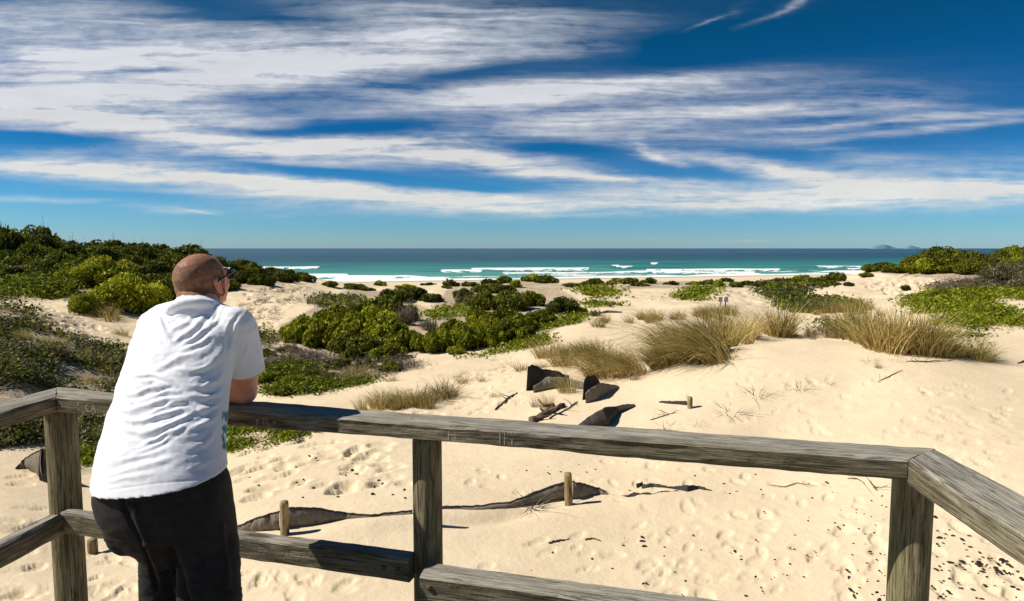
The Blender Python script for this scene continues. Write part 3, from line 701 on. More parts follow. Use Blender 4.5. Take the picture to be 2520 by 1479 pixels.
grass_run([(830,1004),(900,996),(1060,992),(1060,1006),(900,1012)], 'mid', 14, (34, 58), 'straw coloured grass clump beyond the handrail', 'straw grass row beyond the handrail', 11, (.6, .9))
grass_run([(1010,985),(1110,968),(1115,980),(1030,1000)], 'small', 9, (40, 62), 'upright straw tuft at the end of the grass row', 'tufts ending the grass row', 12, (1, 1.6))
for a in ((1140, 942, 30, 'isolated straw tuft on the open sand slope, larger of a pair'), (1190, 938, 22, 'isolated straw tuft on the open sand slope, smaller of a pair'), (960, 938, 24, 'little dark straw tuft under the dead scrub'),
          (1283, 912, 34, 'straw tuft beside the torn cloth'), (1335, 905, 26, 'straw tuft behind the torn cloth'), (1215, 975, 20, 'tiny straw tuft near the driftwood stick')):
    put_grass('small', a[0], a[1], a[2], a[3], wide=1.5)
grass_run([(800,930),(905,912),(905,935),(820,955)], 'small', 12, (28, 40), 'straw tuft at the border of the dead scrub', 'straw tufts bordering the dead scrub', 13, (1.2, 1.8))
for a in ((1345, 1005, 52, 'wispy grass tuft growing by the buried log'), (1315, 1000, 34, 'wispy grass tuft drooping over the sand by the torn cloth'), (1395, 965, 60, 'grass tuft growing between the two torn cloths'), (1560, 935, 40, 'thin grass stalks alone on the slope'),
          (1745, 868, 30, 'grass shoot at the foot of the grass bank'), (2160, 905, 26, 'single grass shoot on the smooth crest')):
    put_grass('mid' if a[2] > 45 else 'small', a[0], a[1], a[2], a[3], wide=.7)
for i, a in enumerate(((1862, 972, 30), (1970, 955, 26), (2040, 940, 18), (1800, 1015, 34), (1640, 1058, 26), (1720, 1045, 16), (1550, 1062, 16), (1910, 968, 14), (2140, 890, 18), (2210, 890, 14), (1310, 1240, 40))):
    put_grass('twigs', a[0], a[1], a[2], ['dry reddish plant on the smooth dune side by the far stake', 'dry spidery plant higher on the dune side', 'small dry plant on the upper dune side', 'largest dry plant on the sand behind the far stake',
      'reddish dry plant right above the handrail', 'flat dry plant below the far stake', 'faint dry plant above the handrail', 'tiny dry plant between two spidery ones', 'dry runner on the dune crest', 'thin dry runner near the crest grass', 'green and dry sprig growing through the sagging cloth'][i], cat='dry plant', wide=1.5)
grass_run([(0,950),(300,935),(300,765),(120,800),(0,760)], 'mid', 30, (18, 34), 'olive grass clump on the scrubby mound behind the railing corner', 'grass clumps on the scrubby mound', 14, (1.0, 1.8))
grass_run([(0,1098),(100,1088),(100,1060),(0,1062)], 'mid', 7, (30, 44), 'olive grass clump under the handrail by the corner post', 'grass under the handrail by the corner post', 15, (.8, 1.2))
# scattered small plants on the pale slopes
def scatter(poly, n, hp, label, group, seed, kind='twigs'):
    r = random.Random(seed); xs = [p[0] for p in poly]; vs = [p[1] for p in poly]; m = 0
    while m < n:
        u, v = r.uniform(min(xs), max(xs)), r.uniform(min(vs), max(vs))
        if inpoly(np.array(u), np.array(v), poly):
            put_grass(kind, u, v, r.uniform(*hp), label, group, 'dry plant', wide=r.uniform(1.2, 2.4), r=r); m += 1
scatter([(570,760),(620,715),(740,695),(770,715),(700,760),(680,815),(625,845),(585,820)], 90, (5, 13), 'tiny dark plant dotting the pale dune slope behind the man', 'tiny plants on the pale dune slope', 51)
scatter([(1000,900),(1250,880),(1320,860),(1260,960),(1000,960)], 26, (4, 10), 'tiny dead sprig on the open sand slope', 'dead sprigs on the open slope', 52)
scatter([(1550,735),(1900,700),(1960,740),(1850,760)], 26, (4, 9), 'tiny sprig on the bright far dune', 'sprigs on the bright far dune', 53)
scatter([(20,745),(130,760),(300,830),(280,850),(120,800)], 26, (6, 14), 'tiny dark sprig along the sandy path', 'sprigs along the sandy path', 54)
scatter([(2440,850),(2519,770),(2519,800)], 8, (6, 10), 'tiny sprig on the shaded hollow', 'sprigs in the shaded hollow', 55)
scatter([(1700,1000),(2500,930),(2500,1100),(1900,1060)], 30, (3, 8), 'tiny dead sprig on the smooth dune', 'dead sprigs on the smooth dune', 56)

# ------------------------------------------------------------------ ground cover (uncountable leaves)
NAMES = {'mixed': ('undergrowth', 'tangled olive green undergrowth'), 'creeper': ('creeper', 'bright green creeper mat'), 'dry': ('dead_twigs', 'grey brown tangle of dead twigs')}
WHERE = {'mound': 'covering the mound behind the railing corner', 'mound_edge': 'thinning out under the mound', 'low_rail': 'seen below the handrail by the corner post', 'behind_back': 'beside the back of the white shirt', 'under_back': 'under the handrail behind the corner post',
 'by_arm': 'just below the handrail beside the shirt', 'path_strip': 'along the far side of the sandy path', 'centre_low': 'on the sand beside the elbow', 'twig_zone': 'below the middle thicket', 'fringe': 'fringing the domed bushes on the slope', 'fringe_b': 'fringing the top of the sand slope',
 'dune_scrub': 'in the scrubby hollow behind the grass', 'slope_creeper': 'spreading down the slope under the headland', 'slope_twigs': 'along the eroded edge under the headland', 'slope_spill': 'spilling onto sand beside the tall marram', 'islet_a': 'alone on the bright far dune', 'islet_b': 'beside the bright dune hollow',
 'islet_c': 'as a thin strip beside the bright dune', 'islet_d': 'at the seaward foot of the pale slope', 'islet_e': 'in the gully between the thickets', 'slope_side': 'between the shirt sleeve and the pale slope', 'patch_right': 'in the gap between the marram clumps'}
for zi, (nm, poly, kind, dens, hh) in enumerate(ZONES):
    r = np.random.default_rng(100 + zi); xs = [p[0] for p in poly]; vs = [p[1] for p in poly]
    area = (max(xs) - min(xs)) * (max(vs) - min(vs)); n = int(area * dens * .55)
    n = min(n, 22000); u = r.uniform(min(xs) - 6, max(xs) + 6, n); v = r.uniform(min(vs) - 4, max(vs) + 4, n)
    wob = (vnoise(u / 22, v / 12, zi) - .5) * 26
    m = inpoly(u + wob, v + wob * .5, poly)
    H = hit(u[m], v[m]); cl = fbm(H[:, 0] * .9, H[:, 1] * .9, 60 + zi, 3) + fbm(H[:, 0] * 4, H[:, 1] * 4, 70 + zi, 2) * .35
    lim = {1.0: .57, .9: .60, .8: .63, .75: .65, .6: .70, .5: .68, .35: .72, .3: .68}.get(dens, .6)
    keep = cl > lim; H, cl = H[keep], cl[keep]
    if len(H) < 5: continue
    rep = 3; C = np.repeat(H, rep, 0); D = np.clip(C[:, 1:2], 8, 60)
    C[:, :2] += r.normal(size=(len(C), 2)) * .012 * D
    C[:, 2] = T(C[:, 0], C[:, 1]) + r.uniform(0, 1, len(C)) ** .8 * hh * np.clip((np.repeat(cl, rep) - lim) * 5 + .15, 0, 1)
    sz = .0026 * D[:, 0] * r.uniform(.6, 1.5, len(C)) * (1 if kind != 'dry' else 1.3)
    tone = np.clip(r.normal(.45, .24, len(C)), 0, 1)
    up = np.tile([0, -.1, 1.], (len(C), 1))
    Vv, Fc, tn = leaves(C, up, sz, r, tone, 1.0, .5 if kind != 'dry' else .12)
    if kind == 'mixed':
        mm = r.random(len(C)) < .4
        o = npmesh(NAMES[kind][0], *leaves(C[~mm], up[~mm], sz[~mm], r, tone[~mm], 1.0, .4)[:2], M['leaf_grey'], smoothed=False, attrs={'tone': np.repeat(tone[~mm], 4)})
        o2 = npmesh('green_sprigs', *leaves(C[mm], up[mm], sz[mm] * 1.1, r, tone[mm], 1.0, .5)[:2], M['creeper'], o, smoothed=False, attrs={'tone': np.repeat(tone[mm], 4)})
        o2['kind'] = 'stuff'
    else:
        o = npmesh(NAMES[kind][0], Vv, Fc, M['creeper'] if kind == 'creeper' else M['leaf_dry'], smoothed=False, attrs={'tone': tn})
    tag(o, NAMES[kind][1] + ' ' + WHERE[nm], 'undergrowth', kind='stuff')
for p in PROTO:
    for c in list(p.children): bpy.data.objects.remove(c)
    bpy.data.objects.remove(p)
# ------------------------------------------------------------------ timber railing
HR = -.60                                              # top of the handrail (camera height is 0)
def plan(u, v, z):
    x, d, zz = ray(u, v); k = z / zz; return np.array([x * k, d * k])
Lc, Rc = plan(137, 976, HR), plan(2235, 1130, HR)      # the two inner corners
dm = (Rc - Lc) / np.linalg.norm(Rc - Lc); nm = np.array([-dm[1], dm[0]])   # outward = away from camera
Le = plan(0, 1014, HR); dl = (Le - Lc) / np.linalg.norm(Le - Lc)
Re = plan(2519, 1313, HR); dr_ = (Re - Rc) / np.linalg.norm(Re - Rc)
RW, RH = .135, .062
def line_x(p, d, q, e):
    A = np.array([[d[0], -e[0]], [d[1], -e[1]]]); t = np.linalg.solve(A, q - p); return p + d * t[0]
nl = np.array([dl[1], -dl[0]]); nl = nl if nl[0] < 0 else -nl
nr_ = np.array([-dr_[1], dr_[0]]); nr_ = nr_ if nr_[0] > 0 else -nr_
def prism(name, quad, z0, z1, mat, parent, seed=0, bev=.009, rough=.0016):
    """quad: inner start, inner end, outer end, outer start (plan). x axis of the local frame runs along the timber"""
    a, b, c, d = [np.asarray(q, float) for q in quad]
    L = np.linalg.norm(b - a); ex = (b - a) / L; ey = np.array([-ex[1], ex[0]])
    loc = lambda p: np.array([(p - a) @ ex, (p - a) @ ey])
    A, B, C, D = loc(a), loc(b), loc(c), loc(d)
    n = max(2, int(L / .02)); rows = []
    prof = [(0, bev, 0), (0, 0, bev), (0, 0, 1), (0, bev, 2)]
    H = z1 - z0; sgn = np.sign(C[1])
    Vs = []
    for i in range(n + 1):
        t = i / n; p = A + (B - A) * t; q = D + (C - D) * t; e = (q - p)
        W_ = np.linalg.norm(e); e = e / W_
        wob = lambda k: rough * 2 * (vnoise(np.array(t * L * 3), np.array(float(k)), seed) - .5) * 2 + rough * (vnoise(np.array(t * L * 22), np.array(float(k)), seed + 5) - .5) * 2
        pts = []
        for k, (w_, h_) in enumerate([(0, bev), (0, H * .33), (0, H * .67), (0, H - bev), (bev, H), (W_ * .33, H), (W_ * .67, H), (W_ - bev, H), (W_, H - bev), (W_, bev), (W_ - bev, 0), (bev, 0)]):
            o1, o2 = float(wob(k)), float(wob(k + 20))
            xy = p + e * (w_ + o1); pts.append((xy[0], xy[1], h_ + o2))
        Vs.append(pts)
    V = np.array(Vs).reshape(-1, 3); K = 12; q = []
    for i in range(n):
        for k in range(K):
            q.append((i * K + k, (i + 1) * K + k, (i + 1) * K + (k + 1) % K, i * K + (k + 1) % K))
    q = np.array(q); caps = np.array([list(range(K)), [n * K + k for k in range(K)][::-1]])
    if sgn < 0: q = q[:, ::-1]; caps = caps[:, ::-1]
    o = npmesh(name, V, [q, caps], mat, parent, smoothed=False)
    o.location = (a[0], a[1], z0); o.rotation_euler.z = math.atan2(ex[1], ex[0])
    return o
rail_t = empty('timber_railing', (float((Lc[0] + Rc[0]) / 2), float((Lc[1] + Rc[1]) / 2), -1.65))
tag(rail_t, 'weathered grey timber lookout railing with round posts that the man leans on', 'railing')
def par(o):
    o.parent = rail_t; o.matrix_parent_inverse = Matrix.Translation(-rail_t.location); return o
Lo = line_x(Lc + nm * RW, dm, Lc + nl * RW, dl); Ro = line_x(Rc + nm * RW, dm, Rc + nr_ * RW, dr_)
gap = .0012
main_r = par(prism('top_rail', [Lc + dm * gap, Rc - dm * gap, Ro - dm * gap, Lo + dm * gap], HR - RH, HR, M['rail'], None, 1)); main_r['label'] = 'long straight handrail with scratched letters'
Lend = Lc + dl * 3.2; Rend = Rc + dr_ * 2.6
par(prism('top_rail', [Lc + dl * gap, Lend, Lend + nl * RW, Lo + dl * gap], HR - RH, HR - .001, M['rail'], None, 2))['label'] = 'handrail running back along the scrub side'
RHr = .105
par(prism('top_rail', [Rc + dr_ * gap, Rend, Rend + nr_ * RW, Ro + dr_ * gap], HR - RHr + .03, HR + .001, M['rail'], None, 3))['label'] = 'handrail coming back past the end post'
# posts
def post(name, x, y, r_, z0, z1, seed, mat=None, parent=True, lean=(0, 0), dome=.006, lum=.02, mesh_only=False):
    n, K = 40, int(max(6, (z1 - z0) / .03)); rr = np.random.default_rng(seed)
    a = np.arange(n) / n * 2 * math.pi; V = []
    for i in range(K + 1):
        t = i / K; z = (z1 - z0) * t
        rad = r_ * (1 + lum * (vnoise(np.cos(a) * 1.5 + 5, np.sin(a) * 1.5 + t * 3, seed) - .5) * 2 - .04 * (t - .5)) * (1 - (.08 if i == K else 0))
        rad = rad + r_ * .03 * (vnoise(a * 5, np.full(n, t * 2), seed + 3) - .5)
        V.append(np.stack([z + (0 if i < K else dome) + 0 * a, rad * np.cos(a) + lean[0] * t, rad * np.sin(a) + lean[1] * t], 1))
    V = np.concatenate(V); q = []
    for i in range(K):
        for k in range(n):
            q.append((i * n + k, i * n + (k + 1) % n, (i + 1) * n + (k + 1) % n, (i + 1) * n + k))
    caps = np.array([list(range(n))[::-1], [K * n + k for k in range(n)]])
    # local x is the grain axis: stand it up with a rotation
    o = npmesh(name, V, [np.array(q), caps], mat or M['post'], None, smoothed=True)
    o.rotation_euler = (0, -math.pi / 2, 0); o.location = (x, y, z0)
    return o
pl_ = P(155, 1100, 2.70); pm_ = P(1052, 1200, 2.30); pr_ = P(2243, 1250, 1.925)
for (p, rr_, sd_, zt) in ((pl_, .060, 1, HR - RH - .002), (pm_, .054, 2, HR - RH - .002), (pr_, .057, 3, HR - RH - .002)):
    par(post('post', p[0], p[1], rr_, -3.35, zt, sd_))
for (p, sd_) in ((Lc + dl * 2.4 + nl * .06, 4), (Rc + dr_ * 2.2 + nr_ * .06, 5)):
    par(post('post', p[0], p[1], .056, -3.3, HR - RH - .004, sd_))
# lower rails
LR, LH = -1.088, .092
def onmain(s, off): return Lc + dm * s + nm * off
sP = lambda p: float((np.array(p[:2]) - Lc) @ dm)
s_l, s_m, s_r = sP(pl_), sP(pm_), sP(pr_)
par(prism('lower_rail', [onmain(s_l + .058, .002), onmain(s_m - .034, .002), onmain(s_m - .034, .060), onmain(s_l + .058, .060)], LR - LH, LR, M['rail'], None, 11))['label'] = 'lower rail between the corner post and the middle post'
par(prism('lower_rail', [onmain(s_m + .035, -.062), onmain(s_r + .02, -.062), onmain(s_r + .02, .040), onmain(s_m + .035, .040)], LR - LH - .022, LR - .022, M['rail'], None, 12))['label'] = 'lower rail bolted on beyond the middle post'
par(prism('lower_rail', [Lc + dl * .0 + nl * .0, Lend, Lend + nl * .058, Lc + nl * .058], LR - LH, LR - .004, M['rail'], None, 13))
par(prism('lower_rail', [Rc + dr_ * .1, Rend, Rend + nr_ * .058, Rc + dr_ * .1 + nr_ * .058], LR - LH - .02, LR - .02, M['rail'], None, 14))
# bolt heads and nail heads
M['rust'] = mat_plain('rusty_steel', (.10, .055, .035), .7, .4, .4, 200)
def bolt(x, y, z, nx, ny, r_=.010):
    V, Fc = tube([(x, y, z), (x + nx * .004, y + ny * .004, z), (x + nx * .006, y + ny * .006, z)], [r_, r_, r_ * .55], 12)
    par(npmesh('bolt', V, Fc, M['rust'], None))
for s_ in (s_l, s_m, s_r):
    for o_ in (-.035, .035):
        if 0 < s_ + o_ < float(np.linalg.norm(Rc - Lc)):
            p = Lc + dm * (s_ + o_) + nm * .055; V, Fc = tube([(p[0], p[1], HR - .002), (p[0], p[1], HR + .0015)], .0055, 10); par(npmesh('nail', V, Fc, M['rust'], None))
for s_ in (s_m - .075, s_m - .13):
    p = Lc + dm * s_ + nm * .002; bolt(p[0], p[1], LR - .046, -nm[0], -nm[1], .008)
for s_ in (s_m + .07, s_r - .02, s_r + .0):
    p = Lc + dm * s_ - nm * .062; bolt(p[0], p[1], LR - .06, -nm[0], -nm[1], .010)
# scratched letters on the inner face of the handrail: thin pale strokes
M['scratch'] = mat_plain('scratched_wood', (.40, .36, .27), .9, .1, .2, 40)
def strokes(name, segs, s0, size, z0, parent, w=.0035):
    parts = []
    for (x0, y0, x1, y1) in segs:
        a = np.array([x0, y0]) * size; b = np.array([x1, y1]) * size; d = (b - a); L = np.linalg.norm(d) + 1e-9; d /= L; n = np.array([-d[1], d[0]]) * w / 2
        for (p, q) in ((a, b),):
            c = [p + n, p - n, q - n, q + n]; V = []
            for dep in (-.001, .0009):
                for k in c: V.append((s0 + k[0], -dep, z0 + k[1]))
            parts.append((np.array(V), [np.array([(4, 5, 6, 7), (0, 3, 2, 1), (0, 1, 5, 4), (1, 2, 6, 5), (2, 3, 7, 6), (3, 0, 4, 7)])]))
    V, Fc = merge(parts); return npmesh(name, V, Fc, M['scratch'], parent, smoothed=False)
Lt = {'K': [(0, 0, 0, 1), (0, .45, .55, 1), (.12, .55, .6, 0)], 'A': [(0, 0, .3, 1), (.3, 1, .6, 0), (.12, .38, .48, .38)], 'I': [(0, 0, 0, 1)], 'P': [(0, 0, 0, 1), (0, 1, .45, .8), (.45, .8, 0, .5)],
      'E': [(0, 0, 0, 1), (0, 1, .5, 1), (0, .52, .4, .5), (0, 0, .5, 0)], 'H': [(0, 0, 0, 1), (.55, 0, .55, 1), (0, .5, .55, .48)], '<': [(.5, 1, 0, .5), (0, .5, .5, 0)], 'C': [(.5, .95, .1, .8), (.1, .8, 0, .4), (0, .4, .2, .02), (.2, .02, .5, .1)]}
def text(word, u, v, size, w=.0035):
    p = plan(u, v, HR - .04); s = float((p - Lc) @ dm); segs = []; x = 0
    for ch in word:
        if ch == ' ': x += .6; continue
        segs += [(a + x, b, c + x, d) for a, b, c, d in Lt[ch]]; x += (.35 if ch == 'I' else .85)
    o = strokes('scratched_letters', segs, s, size, .010, main_r, w); return o
text('I <A', 208, 1000, .036); text('PICE', 628, 1040, .034, .0022); text('H', 1112, 1068, .042, .003); text('IH', 1236, 1078, .046, .0026)
# lookout deck under the railing
M['deck'] = mat_wood('deck_board', (.22, .19, .14), (.11, .09, .06), (.32, .29, .24), .1)
deck = empty('lookout_deck', (-.3, 1.0, -1.65)); tag(deck, 'weathered timber lookout deck the man stands on', 'deck')
y = -.9
for k in range(24):
    q0 = np.array([-1.80 - .012 * k * 0, y]); yb = y + .135
    f = lambda yy_: (Lc + dl * ((yy_ - Lc[1]) / dl[1]))[0] if yy_ < Lc[1] else Lc[0]
    xr = lambda yy_: min((Rc + dr_ * ((yy_ - Rc[1]) / dr_[1]))[0] if yy_ < Rc[1] else 9, (Lc + dm * ((yy_ - Lc[1]) / dm[1]))[0])
    if xr(yb) - f(yb) < .12: break
    o = prism('board', [(f(y), y), (xr(y), y), (xr(yb), yb), (f(yb), yb)], -1.69, -1.65, M['deck'], None, 30 + k, .003, .0008)
    o.parent = deck; o.matrix_parent_inverse = Matrix.Translation(-deck.location); y += .143

# ------------------------------------------------------------------ things on the sand
def stake(u, v, hpx, dpx, label, group=None, lean=(0, 0), seed=1):
    g = hit(u, v)[0]; h = hpx * g[1] / F * 1.03; r_ = dpx * g[1] / F / 2
    o = post('sand_fence_stake', g[0], g[1], r_, g[2] - .12, g[2] + h, seed, M['stake'], lean=lean, dome=.004)
    return tag(o, label, 'stake', group)
stake(701, 1316, 84, 22, 'round pine stake with sagging shade cloth each side, seen between the rails', seed=21)
stake(1400, 1240, 77, 20, 'round pine stake holding up an arch of cloth beyond the middle post', lean=(0, .02), seed=22)
stake(1697, 1004, 27, 13, 'short weathered stake standing in the dune above the handrail', seed=23)
stake(1052, 1293, 80, 21, 'pine stake hidden behind the middle railing post, only its shadow shows', seed=24)
stake(228, 1356, 30, 24, 'pine stake stub showing under the lower rail beside the trousers', seed=25)
M['cloth'] = mat_plain('shade_cloth', (.19, .165, .13), .9, .1, .3, 30, .8, 260, .002)
M['cloth_dark'] = mat_plain('wet_shade_cloth', (.045, .042, .040), .85, .15, .4, 30, .8, 200, .002)
def drape(name, top, bot, mat, label, thick=.006, hem=True, seed=0, lift=1.0, sag=.03, edge=.010):
    """upright piece of buried fence cloth: bottom line on the sand, top line above it (photo measurements)"""
    n, m = 60, 9; top = np.array(top, float); bot = np.array(bot, float)
    def samp(pl, t):
        d = np.concatenate([[0], np.cumsum(np.hypot(*np.diff(pl, axis=0).T))]); d /= d[-1]
        return np.stack([np.interp(t, d, pl[:, 0]), np.interp(t, d, pl[:, 1])], 1)
    t = np.linspace(0, 1, n); A, B = samp(bot, t), samp(top, t)
    G = hit(A[:, 0], A[:, 1]); H = np.maximum((A[:, 1] - B[:, 1]), .5) * G[:, 1] / F * lift + edge
    if not hem: H = H * (.9 + .2 * vnoise(t * 8, t * 0, seed + 9)) 
    dx = (B[:, 0] - A[:, 0]) * G[:, 1] / F
    V = []
    for k in range(m + 1):
        s = k / m
        off = (vnoise(t * 9, np.full(n, s * 2.), seed) - .5) * .05 * s + (vnoise(t * 30, np.full(n, s * 4.), seed + 1) - .5) * .012
        V.append(np.stack([G[:, 0] + dx * s, G[:, 1] + off - sag * math.sin(s * 3.14), G[:, 2] - .03 + (H + .03) * s + (vnoise(t * 40, t * 0, seed + 3) - .5) * .012 * s], 1))
    V = np.array(V); V2 = V + np.array([0, thick, 0]); nn = n
    allv = np.concatenate([V.reshape(-1, 3), V2.reshape(-1, 3)]); off = (m + 1) * n
    i, j = np.meshgrid(np.arange(m), np.arange(n - 1), indexing='ij'); k = i * n + j
    q1 = np.stack([k, k + 1, k + n + 1, k + n], -1).reshape(-1, 4); q2 = q1[:, ::-1] + off
    e = []
    for j in range(n - 1):
        e.append((m * n + j, m * n + j + 1, off + m * n + j + 1, off + m * n + j))
    for i in range(m):
        e.append((i * n, (i + 1) * n, off + (i + 1) * n, off + i * n)); e.append((i * n + n - 1, off + i * n + n - 1, off + (i + 1) * n + n - 1, (i + 1) * n + n - 1))
    o = npmesh(name, allv, np.concatenate([q1, q2, np.array(e)]), mat, smoothed=True)
    if hem:
        tv, tf = tube(V[m] + [0, thick / 2, 0], .012, 6); npmesh('hem', tv, tf, M['cloth_dark'], o)
    return tag(o, label, 'fence cloth')
drape('fence_cloth', [(578,1300),(620,1280),(690,1258)], [(578,1304),(630,1306),(690,1302)], M['cloth'], 'grey brown cloth rising from the sand towards the first pine stake', seed=1)
drape('fence_cloth', [(711,1249),(780,1253),(860,1266),(930,1268),(1014,1260)], [(711,1298),(770,1292),(850,1275),(930,1272),(1014,1264)], M['cloth'], 'cloth sagging away from the first pine stake behind the middle post', seed=2)
drape('fence_cloth', [(1085,1248),(1180,1248),(1250,1240),(1320,1212),(1391,1185)], [(1085,1251),(1180,1250),(1250,1243),(1330,1232),(1391,1224)], M['cloth'], 'dark hemmed cloth swooping up to the arch stake', seed=3)
drape('fence_cloth', [(1408,1186),(1440,1194),(1480,1206),(1492,1212)], [(1408,1226),(1440,1222),(1470,1214),(1492,1215)], M['cloth'], 'short end of the cloth arch past its stake', seed=4)
drape('fence_cloth', [(1528,1222),(1560,1214),(1610,1214),(1670,1208)], [(1528,1224),(1560,1222),(1620,1221),(1670,1216)], M['cloth_dark'], 'thin strip of dark cloth barely out of the sand', hem=False, seed=5)
drape('fence_cloth', [(1578,1198),(1600,1189),(1650,1198),(1700,1194),(1722,1196),(1750,1206)], [(1578,1201),(1610,1196),(1650,1203),(1690,1216),(1715,1205),(1750,1210)], M['cloth_dark'], 'crumpled black cloth scrap near the arch stake', hem=False, seed=6)
drape('fence_cloth', [(1565,1193),(1580,1186)], [(1565,1199),(1582,1191)], M['cloth_dark'], 'tiny black cloth corner poking out of the sand', hem=False, seed=7)
drape('fence_cloth', [(1420,1046),(1460,1018),(1500,1000),(1560,994)], [(1425,1056),(1500,1046),(1520,1014),(1560,996)], M['cloth_dark'], 'black cloth flap arching down towards the handrail', hem=False, seed=8, sag=.12)
drape('fence_cloth', [(1620,988),(1650,988),(1690,988)], [(1620,990),(1650,993),(1690,996)], M['cloth_dark'], 'black cloth strip leading to the short weathered stake', hem=False, seed=9)
drape('fence_cloth', [(1298,894),(1330,908),(1370,914),(1400,925)], [(1294,962),(1330,950),(1370,934),(1400,932)], M['cloth_dark'], 'torn dark cloth pointing up like a sail below the grass bank', seed=10, hem=False)
drape('fence_cloth', [(1312,948),(1350,928),(1400,930),(1450,945)], [(1312,966),(1350,958),(1400,952),(1450,962)], M['cloth'], 'pale brown cloth sheet slumped beside the dark sail shaped cloth', seed=11, hem=False)
drape('fence_cloth', [(1436,935),(1448,922),(1465,925),(1478,946)], [(1432,984),(1450,975),(1465,965),(1480,955)], M['cloth_dark'], 'ragged black cloth peak draped over a stick', seed=12, hem=False)
drape('fence_cloth', [(1440,965),(1475,945),(1500,946),(1522,950)], [(1440,992),(1470,984),(1500,966),(1522,952)], M['cloth'], 'brown triangular cloth flap casting a thick shadow', seed=13, hem=False)
drape('fence_cloth', [(42,1152),(60,1130),(85,1115),(108,1104)], [(42,1154),(70,1152),(90,1165),(108,1186)], M['cloth'], 'curved cloth leaning near the corner post', seed=14)
drape('fence_cloth', [(102,1100),(122,1098)], [(98,1182),(122,1190)], M['cloth_dark'], 'black cloth end wrapped behind the corner post', seed=15, hem=False)
drape('fence_cloth', [(1478,768),(1495,764),(1530,767)], [(1478,771),(1495,770),(1530,770)], M['cloth_dark'], 'distant dark cloth end on the far flat sand', seed=16, hem=False)
drape('fence_cloth', [(1488,742),(1503,750)], [(1488,752),(1508,757)], M['cloth_dark'], 'small dark cloth scrap at the tip of the thicket', seed=17, hem=False)
def stick(pts, w, label, name='driftwood_stick', mat='deadwood', cat='stick', lift=.01, branch=0, seed=0):
    r = np.random.default_rng(seed); p = np.array(pts, float); H = hit(p[:, 0], p[:, 1])
    t = np.linspace(0, 1, len(p) * 4); s = np.linspace(0, 1, len(p)); C = np.stack([np.interp(t, s, H[:, k]) for k in range(3)], 1)
    C[:, 2] = T(C[:, 0], C[:, 1]) + lift; C += r.normal(size=C.shape) * w * .35
    parts = [tube(C, w * np.interp(t, [0, .5, 1], [.8, 1, .5]), 7)]
    for k in range(branch):
        b = C[r.integers(1, len(C) - 1)]; e = b + np.array([r.normal() * .15, r.normal() * .15, r.uniform(.03, .14)]); parts.append(tube([b, (b + e) / 2 + r.normal(size=3) * .02, e], [w * .5, w * .35, w * .15], 5))
    V, Fc = merge(parts); return tag(npmesh(name, V, Fc, M[mat]), label, cat)
stick([(1218,1010),(1245,985),(1270,968)], .022, 'thin dark driftwood stick rising towards the torn cloth', branch=3, seed=1)
stick([(1310,1046),(1345,1018),(1385,1000)], .075, 'thick brown buried log below the wispy grass', name='driftwood_log', cat='log', lift=.02, branch=5, seed=2)
stick([(1350,1030),(1395,1008),(1420,990)], .018, 'broken branch beside the buried log', branch=3, seed=3)
stick([(1350,1338),(1370,1332),(1400,1328)], .012, 'curved dark stick on bare sand below the arch stake', seed=4)
stick([(1440,1329),(1460,1326),(1478,1332)], .010, 'short stick beside the curved dark stick', seed=5)
stick([(1895,1195),(1930,1200),(1960,1190),(2010,1198)], .006, 'thin pale twig under the handrail near the end post', seed=6)
stick([(2140,1185),(2150,1200),(2158,1208)], .010, 'dark twig close to the end post', seed=7, branch=3)
stick([(2085,1178),(2110,1180),(2125,1190)], .006, 'little forked twig near the end post', seed=8, branch=2)
stick([(2230,890),(2280,892),(2340,888)], .012, 'thin driftwood twig lying along the dune crest', seed=9, branch=4)
stick([(2160,940),(2185,928),(2220,912)], .008, 'knotted runner twig on the smooth dune', seed=10, branch=1)
stick([(1600,1035),(1640,1022),(1660,1016)], .008, 'reddish twig pile just above the handrail', seed=11, branch=8)
stick([(2505,895),(2519,890),(2540,888)], .02, 'dark driftwood at the edge of the view beyond the crest', seed=12)
# sign on the far flat
g = hit(1778, 757)[0]; sg = empty('sign', (float(g[0]), float(g[1]), float(g[2])))
tag(sg, 'tiny pale two panel sign on posts far out on the bright sand', 'sign'); M['sign'] = mat_plain('sign_panel', (.30, .30, .36), .6, .3, .1)
for dx in (-.10, .12):
    npmesh('post', *tube([(dx, 0, -.2), (dx, 0, .45)], .03, 8), M['stake'], sg)
for dx in (-.12, .13):
    V = np.array([(x, y, z) for z in (.26, .48) for y in (-.045, -.03) for x in (dx - .09, dx + .09)]); npmesh('panel', V, np.array([(0, 1, 3, 2), (4, 6, 7, 5), (0, 4, 5, 1), (1, 5, 7, 3), (3, 7, 6, 2), (2, 6, 4, 0)]), M['sign'], sg, smoothed=False)
